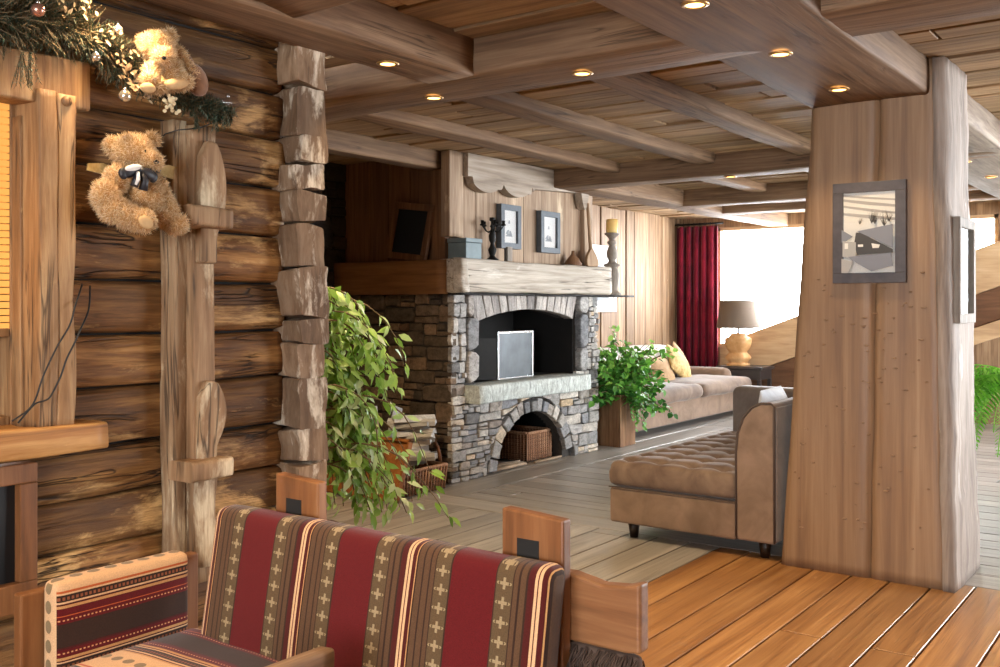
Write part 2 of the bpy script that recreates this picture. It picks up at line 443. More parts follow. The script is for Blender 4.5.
M['benchx'] = wood('bench_rail_wood', '4f321c', '7a5030', '966c46', 'y', 1.0, 14, .45, .12, vary=.15, spec=.4)
M['benchg'] = wood('bench_worn_wood', '5a4638', '8a705c', 'a8917c', 'x', 1.0, 20, .6, .3)
M['planter'] = wood('planter_wood', '4d3220', '7c5a3e', 'a07d5c', 'z', 1.2, 12, .65, .3, vary=.4)
M['tray'] = wood('tray_wood', '6a3c1c', '9a6232', 'b97f48', 'x', 1.2, 16, .55, .2)
M['rake'] = wood('rake_wood', 'a08060', 'c4a47e', 'dac09a', 'y', .9, 10, .5, .15, vary=.1)
M['raked'] = wood('rake_dark_wood', '4a3223', '6e4d36', '8a664a', 'y', .9, 10, .6, .2, vary=.1)
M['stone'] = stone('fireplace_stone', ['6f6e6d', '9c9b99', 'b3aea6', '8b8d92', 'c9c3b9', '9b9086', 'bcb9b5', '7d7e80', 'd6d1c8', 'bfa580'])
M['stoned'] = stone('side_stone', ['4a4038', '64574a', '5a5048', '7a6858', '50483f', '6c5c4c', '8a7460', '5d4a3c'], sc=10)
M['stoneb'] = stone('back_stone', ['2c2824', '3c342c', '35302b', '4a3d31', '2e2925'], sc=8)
M['arch'] = stone('arch_stone', ['7d7876', 'a9a19b', 'c9c1b9', '948d89', 'ddd5cc', '837e7c'], sc=16, streak=(3, 1, .4))
M['slab'] = stone('slab_stone', ['c4ccc8', 'cad1cc'], sc=22, bump=.25, streak=(2, 1, .8))
M['mortar'] = plain('mortar', '3b3733', .95, var=.3, bump=.5, bs=30)
M['soot_gap_black'] = plain('soot_gap_black', '141210', .9, var=.3, bs=8)
M['plaster'] = plain('room_wall', '8a6a48', .9, var=.1, bs=4)
M['iron'] = plain('dark_iron', '1b1917', .55, .6, var=.2, bs=30)
M['steel'] = plain('screen_steel', '5d6266', .4, .8, var=.25, bs=6)
M['chrome'] = plain('bright_steel', 'd5d8da', .25, .9)
M['blackp'] = plain('blackboard', '0d0f11', .45, var=.4, bs=5)
M['dframe'] = plain('dark_frame', '3b332d', .5, var=.25, bs=25)
M['bframe'] = plain('blue_grey_frame', '4c545c', .5, var=.2, bs=30)
M['vframe'] = plain('violet_grey_frame', '4a4547', .5, var=.2, bs=30)
M['wframe'] = plain('white_frame', 'e2ddd4', .6)
M['paper'] = plain('paper', 'dfdfdd', .7)
M['sketch'] = plain('sketch_grey', '9aa0a6', .8)
M['p1'] = plain('print_snow', 'e4e2da', .6); M['p2'] = plain('print_grey', '7d8088', .6); M['p3'] = plain('print_mid', 'a9a7a2', .6); M['p4'] = plain('print_dark', '43413f', .6)
M['mirror'] = plain('mirror_glass', 'e6ebee', .06, 1.0)
M['curtain'] = suede('red_curtain', '5a1022', '8a1c34', 3, .85, .2)
M['suede'] = suede('brown_suede', '614f44', '84705f', 6)
M['suedel'] = suede('tan_suede', '74604f', '917a68', 5)
M['suedeg'] = suede('grey_suede', '6b6058', '857a72', 5)
M['leather'] = suede('pale_leather', 'b2aba0', 'd0cabf', 4, .55, .1)
M['pipe'] = plain('piping', '4e4037', .7)
M['gold'] = suede('gold_fabric', 'a5854e', 'd2b980', 22, .7, .2)
M['tanfab'] = suede('tan_fabric', '9b7b58', 'b89a76', 8, .8, .2)
M['white'] = suede('white_fabric', 'c3c8cf', 'e3e6ea', 8, .8, .2)
M['foot'] = plain('dark_foot', '2a1c14', .4)
M['lampb'] = wood('lamp_wood', 'a67848', 'c99a66', 'dcb686', 'x', 3, 9, .55, .1)
M['shade'] = None
M['dtable'] = plain('dark_table', '3a3331', .35, var=.2, bs=12)
M['wicker'] = wood('wicker', '7a5038', 'a87e60', 'cda98a', 'z', 4, 60, .7, .6, vary=.5)
M['wickd'] = wood('wicker_dark', '4e301e', '70482e', '8c6242', 'x', 4, 60, .7, .6, vary=.5)
M['split'] = wood('split_wood', '8f8e8c', 'c0c0be', 'e2e2e0', 'y', 3, 30, .8, .3, vary=.6)
M['kind'] = wood('stick_wood', '6b5a48', '988570', 'bda98f', 'x', 3, 30, .8, .3, vary=.5)
M['candle'] = plain('candle_wax', 'd9b76e', .5, Subsurface_Weight=.2)
M['cstick'] = wood('candlestick_wood', '5f564c', '857b70', 'a39a8e', 'z', 3, 20, .65, .3)
M['bluebox'] = plain('blue_grey_box', '76868a', .6, var=.15, bs=12)
M['ladle'] = wood('paddle_wood', '6d5138', '94775a', 'b39879', 'z', 1.4, 18, .65, .25)
M['terra'] = plain('brown_pot', '6a4a34', .7, var=.2)
M['palepot'] = plain('pale_pot', 'b9bec4', .5, var=.2)
M['soil'] = plain('soil', '2b2119', 1.0, var=.3, bs=60)
M['stem'] = plain('plant_stem', '6d5a3e', .8, var=.2)
M['ficus'] = leafmat('ficus_leaf', ['557f2a', '86b048', 'a6cc68', '78a33c', 'c8e09a', '93bd55', 'e0ecc8'])
M['ivy'] = leafmat('ivy_leaf', ['2a5a22', '4c8a34', '74b24a', '3a722c', '9cd45c', '5a9a3a', 'b4e070'])
M['fern'] = leafmat('fern_leaf', ['4c9a28', '78cc3c', '9ae455', '62b436'], trans=.5)
M['pine'] = leafmat('pine_needle', ['0f1c14', '1a3022', '27402c', '1c3426', '3d5840', '8c9a88'], .6, .1)
M['fur'] = leafmat('bear_fur', ['bc8e5e', 'dab480', 'eccfa4', 'cea06a', 'f4e2c2'], .9, .2)
M['furd'] = leafmat('sheepskin', ['2c2019', '44332a', '5a463a', '37291f', '705a4a'], .9, .1)
M['skin'] = plain('bear_cloth', 'b98a52', .95, var=.2, bs=60)
M['pad'] = plain('paw_pad', 'bd9a6c', .9, var=.1, bs=60)
M['ribbon'] = plain('dark_ribbon', '1d1c22', .5); M['lace'] = plain('white_lace', 'd9d5cf', .8)
M['black'] = plain('black_bead', '0a0908', .2)
M['brownc'] = suede('brown_cloth', '6b4a36', '8f6c54', 12, .9)
M['dried'] = leafmat('dried_leaf', ['8a6e4e', 'a88e6a', '96785a', 'b8a684'], .8, .2)
M['silver'] = plain('silver_ball', 'cfc8b8', .18, .85); M['rose'] = plain('rose_ball', 'b98a78', .25, .8)
M['gball'] = glassm('clear_ball', (.93, .95, .95, 1)); M['glass'] = glassm('window_glass')
M['wire'] = plain('black_wire', '14110e', .6)
M['berry'] = plain('cream_berry', 'd9c7a0', .5)
M['glow'] = emit('lamp_glow', 'ffc470', 6); M['ring'] = plain('lamp_ring', 'b8905a', .35, .7)
M['blind'] = None
t = NT('blind_slat'); t.set(Base_Color=lin('c98f45'), Roughness=.6); t.b.inputs['Emission Color'].default_value = lin('ffb65c'); t.b.inputs['Emission Strength'].default_value = .55; M['blind'] = t.m  # slats emit to stand in for warm light behind the blind
t = NT('lamp_shade'); t.set(Base_Color=lin('75675a'), Roughness=.9)
tr = t.node('ShaderNodeBsdfTranslucent'); tr.inputs[0].default_value = lin('907e6c'); mx = t.node('ShaderNodeMixShader'); mx.inputs[0].default_value = .12
t.link(t.b.outputs[0], mx.inputs[1]); t.link(tr.outputs[0], mx.inputs[2]); t.link(mx.outputs[0], t.out.inputs[0]); M['shade'] = t.m
M['snow'] = plain('snow', 'f2f4f8', .8)
M['fabB'] = striped('stripe_back', 'y', 'z', -.045, .363, .30, -1, 'wide')
M['fabA'] = striped('stripe_side', 'z', 'x', .285, .30, 1.33, 1, 'side')
M['fabS'] = striped('stripe_seat', 'x', 'y', -.205, .40, 1.2, 1, 'long')

# ------------------------------------------------------------------ room shell
XW, YB, ZC, ZB = 11.75, 5.70, 2.43, 2.272      # window wall, back wall, ceiling, beam undersides
def boards(mb, axis, a0, a1, b0, b1, w, z0, z1, rng, gap=.004, lmin=1.6, lmax=3.2, jit=.0):
    b = b0
    while b < b1 - .02:
        ww = min(w * rng.uniform(.88, 1.12), b1 - b)
        a = a0 - rng.uniform(0, lmin)
        while a < a1:
            L = rng.uniform(lmin, lmax); s0, s1 = max(a, a0), min(a + L, a1)
            if s1 - s0 > .02:
                dz = rng.uniform(-jit, jit); r = rng.random()
                if axis == 'x': mb.box(s0 + gap / 2, s1 - gap / 2, b + gap / 2, b + ww - gap / 2, z0 + dz, z1 + dz, r)
                elif axis == 'y': mb.box(b + gap / 2, b + ww - gap / 2, s0 + gap / 2, s1 - gap / 2, z0 + dz, z1 + dz, r)
            a += L
        b += ww
fl = MB(); rg = random.Random(3)
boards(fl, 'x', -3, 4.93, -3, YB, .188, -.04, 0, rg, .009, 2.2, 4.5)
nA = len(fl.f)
for i in range(nA): fl.m[i] = 2 if fl.v[fl.f[i][0]][1] > 2.12 and fl.v[fl.f[i][0] if False else min(fl.f[i])][1] > 2.12 else 0  # near boards past the warm strip coloured grey in place of daylight on them
boards(fl, 'y', -3, YB, 4.93, 5.18, .25, -.04, 0, rg, .006, 2.5, 4)
boards(fl, 'y', -3, 4.14, 5.18, XW, .2, -.04, 0, rg, .012, 2.2, 4)
nB = len(fl.f)
boards(fl, 'x', 5.18, XW, 4.14, YB, .32, -.04, 0, rg, .006, 2.5, 4)
for i in range(nA, len(fl.f)): fl.m[i] = 1 if i < nB else 2
fl.box(-3.1, XW + .1, -3.1, YB + .1, -.12, -.041, .5, 3)
struct('floor', fl, [M['floorw'], M['floorg'], M['floorgx'], M['soot_gap_black']], .0025, 1)

ce = MB(); rg = random.Random(5)
boards(ce, 'y', -3, YB, -3, XW, .19, ZC, ZC + .03, rg, .014, 2, 4, .008)
ce.box(-3.1, XW + .1, -3.1, YB + .1, ZC + .04, ZC + .12, .5, 1)
struct('ceiling', ce, [M['ceil'], M['soot_gap_black']], .003, 1)

# beams: each timber its own piece of the structure
def beam(x0, x1, y0, y1, z0, z1, axis, mat, seed, amp=.005):
    return struct('ceiling_beam', MB().hewn(x0, x1, y0, y1, z0, z1, axis, amp, None, .014, 1.3, seed, (seed * .37) % 1), mat)
beam(3.25, 3.63, -2.98, 5.6, ZB, ZC + .01, 'y', M['beamy'], 1)
beam(-2.98, 3.26, 2.52, 2.79, ZB, ZC + .01, 'x', M['beamx'], 2)
beam(-2.98, 4.80, 1.06, 1.60, ZB - .004, ZC + .01, 'x', M['beamx'], 3)
beam(5.33, XW, 1.06, 1.60, ZB - .004, ZC + .01, 'x', M['beamg'], 4)
beam(1.86, 2.26, -2.98, 2.54, ZB + .01, ZC + .01, 'y', M['beamy'], 5, .012)
beam(6.80, 7.08, -2.98, 4.50, ZB, ZC + .01, 'y', M['beamy'], 6)
beam(8.80, 9.05, -2.98, 4.30, ZB, ZC + .01, 'y', M['beamy'], 7)
beam(9.75, 9.98, -2.98, 4.30, ZB, ZC + .01, 'y', M['beamy'], 8)
beam(7.06, XW, 4.22, 4.48, ZB, ZC + .01, 'x', M['beamx'], 9)
for k, (yc, x0, x1) in enumerate(((4.66, 3.6, 5.55), (3.88, 3.6, 6.83), (3.08, 3.6, 6.83), (2.30, 3.6, 6.83), (3.45, 7.05, 8.83), (2.55, 7.05, 8.83), (3.45, 9.03, 9.78), (.35, 3.6, 6.83), (-.5, 3.6, 6.83))):
    d = .13 if yc > 4.5 else .075
    beam(x0, x1, yc - .08, yc + .08, ZC - d, ZC + .01, 'x', M['beamx'], 20 + k)
# (the small joist under the far bay)
beam(9.95, XW, 3.0, 3.16, ZC - .075, ZC + .01, 'x', M['beamx'], 31)

# log wall on the left
SE = [0, .18, .36, .53, .69, .85, 1.035, 1.205, 1.38, 1.56, 1.745, 1.93, 2.105, 2.28, 2.43]
YL = 2.87
lw = MB()
def logpiece(mb, x0, x1, z0, z1, sd):
    n = max(8, int((x1 - x0) / .035)); h = z1 - z0
    prof = [(.05, -.5), (.022, -.485), (.006, -.44), (.002, -.25), (.0, 0), (.003, .22), (.007, .42), (.018, .478), (.05, .5)]
    rings = []
    for i in range(n + 1):
        x = x0 + (x1 - x0) * i / n; ring = []
        wob = .014 * nz(x * .9, sd * 3.1, 4.4); ct = .010 * nz(x * 2.1, sd * 5.3, 1.2)
        for k, (d, t) in enumerate(prof):
            e = .009 * nz(x * 3.2, sd * 2.7 + t * 2.2, 7.7) + .006 * nz(x * 11, sd + t * 9, 2.2) + .007 * max(0, nz(x * 2.2 + 9, sd * 1.7, t * 3.5)) * (1 if k % 2 else -.6)
            sc = .975 if 0 < k < 8 else .98
            ring.append((x, YL + d + e + wob, z0 + h * .5 + h * t * sc + (ct if 0 < k < 8 else ct * .5)))
        ring += [(x, YL + .2, z1 - h * .01), (x, YL + .2, z0 + h * .01)]
        rings.append(ring)
    mb.loft(rings, (sd * .618) % 1, 0, True, True)
for i in range(len(SE) - 1):
    sp = [(-2.98, 2.52)]
    if 5 <= i <= 10: sp = [(-2.98, .45), (1.50, 2.52)]
    for k, (a, b) in enumerate(sp): logpiece(lw, a, b, SE[i], SE[i + 1], i + 1 + k * .5)
lw.box(-2.98, .45, YL + .045, YL + .19, -.1, ZC + .06, .5, 1); lw.box(1.51, 2.5, YL + .045, YL + .19, -.1, ZC + .06, .5, 1)
lw.box(.45, 1.51, YL + .045, YL + .19, 0, .85, .5, 1); lw.box(.45, 1.51, YL + .045, YL + .19, 1.93, ZC + .06, .5, 1)
struct('wall_left', lw, [M['log'], M['soot_gap_black']])
# crossing logs: their sawn ends make the corner column, the logs run back beside the hall
lc = MB(); rg = random.Random(11); z = 0.0
ends = []
while z < 2.3:
    h = rg.choice((.10, .13, .17, .19)); ends.append((z, min(z + h, 2.33))); z += h
for k, (z0, z1) in enumerate(ends):
    dx, dy = rg.uniform(-.012, .012), rg.uniform(-.02, .012)
    lc.hewn(2.505 + dx, 2.645 + dx * .6, 2.775 + dy, 5.68, z0 + .003, z1 - .003, 'y', .010, 60, .009, 6.5, k * 1.7, rg.random(), 0, 4, False)
struct('wall_side', lc, M['logend'])

# back wall: boarded beyond the fireplace, rubble stone before it
bw = MB(); x = 7.4; rg = random.Random(21)
while x < XW:
    w = rg.uniform(.16, .3); bw.box(x + .003, min(x + w, XW) - .003, YB - rg.uniform(.012, .03), YB + .05, -.1, ZC + .06, rg.random()); x += w
bw.box(2.6, XW, YB, YB + .1, -.1, ZC + .06, .3, 0)
struct('wall_back', bw, M['panel'], .004, 1)

def rec(rng, u0, u1, v0, v1, wm, hm, out):
    w, h = u1 - u0, v1 - v0
    if w <= wm and h <= hm and (rng.random() < .55 or (w < wm * .45 and h < hm * .45)):
        out.append((u0, u1, v0, v1)); return
    if w / wm > h / hm:
        c = u0 + w * rng.uniform(.35, .65); rec(rng, u0, c, v0, v1, wm, hm, out); rec(rng, c, u1, v0, v1, wm, hm, out)
    else:
        c = v0 + h * rng.uniform(.35, .65); rec(rng, u0, u1, v0, c, wm, hm, out); rec(rng, u0, u1, c, v1, wm, hm, out)
def stonepoly(mb, poly, fn, depth, rng, rnd, mi=0):
    """one stone from a 2-D outline; fn(u,v,d) puts it on the wall"""
    cx = sum(p[0] for p in poly) / len(poly); cy = sum(p[1] for p in poly) / len(poly)
    tilt = (rng.uniform(-.25, .25), rng.uniform(-.2, .2))
    rings = []
    for sc, dd in ((1.0, -.03), (1.0, depth * .45), (.955, depth * .85), (.86, depth)):
        rings.append([fn(cx + (u - cx) * sc, cy + (v - cy) * sc, dd + (0 if dd < 0 else depth * .6 * (tilt[0] * (u - cx) / .1 + tilt[1] * (v - cy) / .1) * min(1, sc)
                      + .006 * nz(u * 17, v * 17, rnd * 9))) for u, v in poly])
    mb.loft(rings, rnd, mi, False, True)
def stones(mb, rects, fn, rng, wm=.26, hm=.13, gap=.006, depth=(.015, .04), push=None, mi=0):
    lst = []
    for r in rects: rec(rng, *r, wm, hm, lst)
    for u0, u1, v0, v1 in lst:
        w, h = u1 - u0 - gap, v1 - v0 - gap
        if w < .012 or h < .012: continue
        cx, cy = (u0 + u1) / 2, (v0 + v1) / 2
        pts = []
        base = rr(w, h, min(w, h) * .12, 1)
        full = []
        for i in range(len(base)):
            a, b = base[i], base[(i + 1) % len(base)]; full.append(a)
            if math.hypot(a[0] - b[0], a[1] - b[1]) > .06: full.append(((a[0] + b[0]) / 2, (a[1] + b[1]) / 2))
        j = min(w, h) * .09
        pts = [(cx + a + rng.uniform(-j, j) * .8, cy + b + rng.uniform(-j, j)) for a, b in full]
        if push:
            q = push(pts)
            if q is None: continue
            pts = q
        stonepoly(mb, pts, fn, rng.uniform(*depth), rng, rng.random(), mi)
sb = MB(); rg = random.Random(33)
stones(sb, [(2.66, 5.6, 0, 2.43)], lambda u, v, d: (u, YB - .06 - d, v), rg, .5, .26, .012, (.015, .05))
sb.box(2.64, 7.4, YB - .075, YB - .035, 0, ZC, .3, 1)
struct('wall_stone', sb, [M['stoneb'], M['soot_gap_black']])

# window wall with its raked sill, and the plain walls behind the camera
LN = lambda y: .76 + (5.14 - y) * .372            # the rising edge under the long window
ww = MB()
ys = [5.16, 4.6, 4.0, 3.4, 2.8, 1.90]
ww.prism([(-5.16, LN(5.16)), (-5.16, -.1), (-1.90, -.1), (-1.90, LN(1.90))], (XW, 0, 0), (0, -1, 0), (0, 0, 1), (1, 0, 0), .12, .4)
ww.box(XW, XW + .12, 5.16, YB + .1, -.1, ZC + .06, .6); ww.box(XW, XW + .12, 1.90, 5.16, 2.29, ZC + .06, .6)
ww.box(XW, XW + .12, -.35, 1.90, -.1, ZC + .06, .5); ww.box(XW, XW + .12, -3.1, -2.6, -.1, ZC + .06, .5); ww.box(XW, XW + .12, -2.6, -.35, -.1, .9, .5); ww.box(XW, XW + .12, -2.6, -.35, 2.29, ZC + .06, .5)
struct('wall_far', ww, M['panel'])
w1 = MB()
w1.poly([(XW + .06, 5.16, LN(5.16)), (XW + .06, 1.90, LN(1.90)), (XW + .06, 1.90, 2.29), (XW + .06, 5.16, 2.29)])
wo = struct('window_1', w1, M['glass'])
fr = MB()
fr.box(XW + .02, XW + .10, 1.90, 5.16, 2.25, 2.29); fr.box(XW + .02, XW + .10, 5.12, 5.16, LN(5.16), 2.29); fr.box(XW + .02, XW + .10, 1.90, 1.94, LN(1.9), 2.29)
obj('window_frame', fr, M['rake'], wo)
w2 = MB().poly([(XW + .06, -.35, .9), (XW + .06, -2.6, .9), (XW + .06, -2.6, 2.29), (XW + .06, -.35, 2.29)])
wo = struct('window_2', w2, M['glass'])
# raked boards under the long window (stair string)
for nm, o0, o1, x0, mat in (('trim_1', -.47, .015, .10, 'rake'), ('trim_2', -.83, -.475, .05, 'raked'), ('trim_3', -1.02, -.835, .08, 'rake')):
    b = MB(); y0 = 5.66 if o1 > 0 else 5.0
    seg = [5.08, 4.6, 4.2, 3.4, 2.6, 1.7]
    A = [(XW - x0, y, max(.02, LN(y) + o0)) for y in seg]; B = [(XW - x0, y, max(.03, LN(y) + o1)) for y in seg]
    out = [(-p[1], p[2]) for p in A] + [(-p[1], p[2]) for p in reversed(B)]
    b.prism(out, (XW - x0, 0, 0), (0, -1, 0), (0, 0, 1), (1, 0, 0), x0 - .002, .5)
    struct(nm, b, M[mat], .006, 2)

# right-hand wall (unseen, lets the daylight in) and the wall behind the camera
rw = MB(); YR = -3.0
wins = [(6.3, 8.5), (8.9, 11.0)]
rw.box(-3.1, XW + .1, YR - .12, YR, -.1, .45, .5); rw.box(-3.1, XW + .1, YR - .12, YR, 2.25, ZC + .06, .5)
e = [-3.1] + [q for w in wins for q in w] + [XW + .1]
for i in range(0, len(e), 2): rw.box(e[i], e[i + 1], YR - .12, YR, .45, 2.25, .5)
struct('wall_right', rw, M['plaster'])
rb = MB(); rb.box(-3.1, -3.0, -3.1, -1.6, -.1, ZC + .06); rb.box(-3.1, -3.0, 1.2, 3.1, -.1, ZC + .06); rb.box(-3.1, -3.0, -1.6, 1.2, -.1, .75); rb.box(-3.1, -3.0, -1.6, 1.2, 2.25, ZC + .06)
struct('wall_rear', rb, M['plaster'])
for k, (a, b) in enumerate(wins):
    struct('window_%d' % (k + 3), MB().poly([(a, YR - .06, .45), (b, YR - .06, .45), (b, YR - .06, 2.25), (a, YR - .06, 2.25)]), M['glass'])
struct('window_7', MB().poly([(-3.05, -1.6, .75), (-3.05, 1.2, .75), (-3.05, 1.2, 2.25), (-3.05, -1.6, 2.25)]), M['glass'])  # unseen rear window, added as fill for faces turned to the camera

# ------------------------------------------------------------------ pillar
def lerp(a, b, t): return a + (b - a) * t
pl = MB()
n = 46
def prow(z):
    t = z / 2.272
    yl = lerp(1.755, 1.60, t) + .010 * nz(z * 2.2, 3, 1); yr = lerp(.985, 1.03, t) + .006 * nz(z * 3, 8, 2)
    return yl, yr
for part in (0, 1):
    rings = []
    for i in range(n + 1):
        z = ZC * i / n; yl, yr = prow(min(z, 2.272)); ym = lerp(yl, yr, .56) + .004 * nz(z * 2, 5, 5)
        a, b = (yl, ym + .002) if part == 0 else (ym - .002, yr)
        ring = []
        for q in range(13):
            y = lerp(a, b, q / 12)
            e = .0
            ring.append((4.77 + (.012 if q in (0, 12) else 0) + .003 * nz(y * 6, z * 2.5, part * 9) + (.003 if part else 0), y, z))
        ring += [(5.33, b, z), (5.33, a, z)]
        rings.append(ring)
    pl.loft(rings, .35 + part * .3, 0, True, True)
# adze nicks on the face
rg = random.Random(8)
for k in range(90):
    z = rg.uniform(.15, 1.45); yl, yr = prow(z); y = rg.uniform(yr + .05, yl - .04)
    pl.ell((4.768, y, z), (.004, rg.uniform(.005, .014), rg.uniform(.003, .006)), None, 8, 5, .2 + .6 * rg.random(), 0)
rings = []
for i in range(60):
    z = ZC * i / 59; t = z / ZC; _, yr = prow(min(z, 2.27))
    x1 = lerp(5.37, 5.26, t) + .018 * nz(z * 3.1, 4, 9) ; x0 = 4.758 + .01 * nz(z * 4, 1, 6)
    r2 = []
    for q in range(9):
        x = lerp(x0, x1, q / 8); r2.append((x, yr - .035 - (.012 if 0 < q < 8 else 0) + .012 * nz(x * 9, z * 3.3, 2) + .006 * nz(x * 25, z * 11, 4), z))
    r2 += [(x1, yr + .012, z), (x0, yr + .012, z)]
    rings.append(r2)
pl.loft(rings, .5, 1, True, True)
struct('pillar', pl, [M['pillar'], M['pillg'], M['raked']])

# ------------------------------------------------------------------ fireplace
FX0, FX1, FY = 5.49, 7.58, 4.47
fp = thing('fireplace', 'big grey rubble-stone fireplace with pale timber mantel and arched firebox', 'fireplace', (6.5, 4.9, 0))
NA, NB, NC = .50, .435, 6.535                    # wood niche: half width, height, centre
def crown(x):                                    # underside of the firebox arch
    t = (x - 6.47) / .67; return 1.265 - .085 * t * t
body = MB()
BX0, BX1 = 5.80, 7.24
body.box(FX0 + .03, BX0, FY + .025, YB - .08, 0, 1.385, .5, 0); body.box(BX1, FX1 - .02, FY + .025, YB - .08, 0, 1.385, .5, 0)
body.box(BX0, BX1, 5.15, YB - .08, 0, 1.385, .5, 1); body.box(BX0, BX1, FY + .03, 5.16, .56, .70, .5, 1)
xs = [BX0 + (BX1 - BX0) * i / 40 for i in range(41)]
for a, b in zip(xs[:-1], xs[1:]):
    m = (a + b) / 2; q = 1 - ((m - NC) / NA) ** 2
    z0 = NB * math.sqrt(q) if q > 0 else 0.0
    body.box(a, b, FY + .026, FY + .12, z0, .57, .5, 0)
    zc = crown(m) if m < 7.14 else 1.36
    body.box(a, b, FY + .03, FY + .14, zc, 1.385, .5, 0)
body.box(BX0, BX1, FY + .1, 5.16, 1.34, 1.385, .5, 1)
for x0, x1 in ((BX0, BX0 + .012), (BX1 - .012, BX1)): body.box(x0, x1, FY + .05, 5.15, 0, 1.37, .5, 1)
obj('stone_core', body, [M['mortar'], M['soot_gap_black']], fp)
def push(pts):
    A, B = NA + .115, NB + .12; o = []; inside = 0
    for u, v in pts:
        e = math.hypot((u - NC) / A, v / B)
        if e < 1:
            inside += 1
            if e < 1e-3: return None
            u, v = NC + (u - NC) / e, v / e
        o.append((u, v))
    return None if inside == len(pts) else o
ff = lambda u, v, d: (u, FY - d, v)
sf = MB(); rg = random.Random(41)
stones(sf, [(FX0, FX1, 0.0, .565)], ff, rg, .30, .115, .007, (.0, .03), push)
stones(sf, [(FX0, 5.655, .565, .725), (7.21, FX1, .565, .725)], ff, rg, .2, .1, .007, (.0, .03))
stones(sf, [(FX0, 5.655, .725, 1.385), (7.39, FX1, .725, 1.385)], ff, rg, .16, .12, .007, (.0, .03))
for u0, u1, v0, v1 in ((5.665, 5.80, .725, .955), (5.66, 5.80, .962, 1.20), (7.24, 7.38, .725, .93), (7.24, 7.385, .937, 1.22), (7.24, 7.385, 1.226, 1.383), (5.66, 5.735, 1.205, 1.383)):
    w, h = u1 - u0, v1 - v0; c = ((u0 + u1) / 2, (v0 + v1) / 2)
    stonepoly(sf, [(c[0] + a + rg.uniform(-.008, .008), c[1] + b + rg.uniform(-.01, .01)) for a, b in rr(w - .008, h - .008, .03, 1)], ff, .03, rg, rg.uniform(.55, .8))
# ring of wedge stones round the niche
a0 = 0.0; angs = [math.radians(q) for q in (8, 22, 36, 48, 58, 68, 77, 86, 95, 104, 113, 124, 136, 150, 166, 178)]
for a, b in zip(angs[:-1], angs[1:]):
    pts = []
    for A, B, seq in ((NA + .003, NB + .003, (a + .012, (a + b) / 2, b - .012)), (NA + rg.uniform(.09, .115), NB + rg.uniform(.09, .12), (b - .012, (a + b) / 2, a + .012))):
        pts += [(NC + A * math.cos(t), B * math.sin(t)) for t in seq]
    stonepoly(sf, pts, ff, rg.uniform(.012, .035), rg, rg.random())
obj('stone_front', sf, M['stone'], fp)
ar = MB(); x = 5.74
while x < 7.135:
    w = min(rg.uniform(.05, .12), 7.14 - x)
    if w < .03: break
    t = (x + w / 2 - 6.45) * .10
    ar.prism([(x + .003, crown(x)), (x + w - .003, crown(x + w)), (x + w - .003 + t, 1.384), (x + .003 + t, 1.384)], (0, FY - rg.uniform(.012, .03), 0), (1, 0, 0), (0, 0, 1), (0, 1, 0), .09, rg.random()); x += w
obj('firebox_arch', ar, M['arch'], fp, .006)
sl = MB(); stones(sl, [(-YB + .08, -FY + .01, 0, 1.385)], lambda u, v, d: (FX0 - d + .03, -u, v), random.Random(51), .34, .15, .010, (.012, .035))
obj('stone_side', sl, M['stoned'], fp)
sr = MB(); stones(sr, [(FY, YB - .08, 0, 1.385)], lambda u, v, d: (FX1 + d - .03, u, v), random.Random(52), .34, .15, .010, (.012, .035))
obj('stone_side', sr, M['stone'], fp)
obj('hearth_slab', MB().hewn(5.66, 7.235, 4.335, 4.62, .57, .705, 'x', .004, 20, .012, 4, 3), M['slab'], fp)
obj('shelf_slab', MB().hewn(5.46, 8.06, 4.36, 4.66, 1.372, 1.39, 'x', .002, 20, .006, 4, 5), M['iron'], fp)
mt = MB().hewn(5.445, 7.56, 4.315, 4.56, 1.39, 1.632, 'x', .008, 40, .022, 2.2, 6, .4, 0, 5)
mt.hewn(5.425, 5.50, 4.308, 4.40, 1.392, 1.628, 'z', .012, 12, .02, 5, 9, .6)
obj('mantel', mt, M['mantel'], fp)
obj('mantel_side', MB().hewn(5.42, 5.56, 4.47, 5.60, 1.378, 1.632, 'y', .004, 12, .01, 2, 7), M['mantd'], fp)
# boarded chimney breast
ov = MB(); x = 5.64; rg = random.Random(61)
for w in (.21, .30, .33, .27, .34, .29, .20):
    x1 = min(x + w, 7.50); ov.box(x + .002, x1 - .002, 4.52 - rg.uniform(.0, .008), 4.56, 1.632, 2.425, rg.random()); x = x1
ov.box(5.60, 7.49, 4.556, YB - .08, 1.63, 2.425, .4)
obj('chimney_panelling', ov, M['overm'], fp, .003)
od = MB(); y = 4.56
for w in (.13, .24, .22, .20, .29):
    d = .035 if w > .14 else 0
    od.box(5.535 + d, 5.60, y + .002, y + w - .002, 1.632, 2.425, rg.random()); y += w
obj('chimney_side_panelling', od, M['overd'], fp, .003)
obj('corner_post', MB().hewn(5.487, 5.645, 4.475, 4.56, 1.80, 2.425, 'z', .003, 14, .006, 3, 12), M['overm'], fp)
obj('corner_post', MB().hewn(7.36, 7.50, 4.475, 4.56, 1.632, 2.425, 'z', .003, 14, .006, 3, 13), M['overm'], fp)
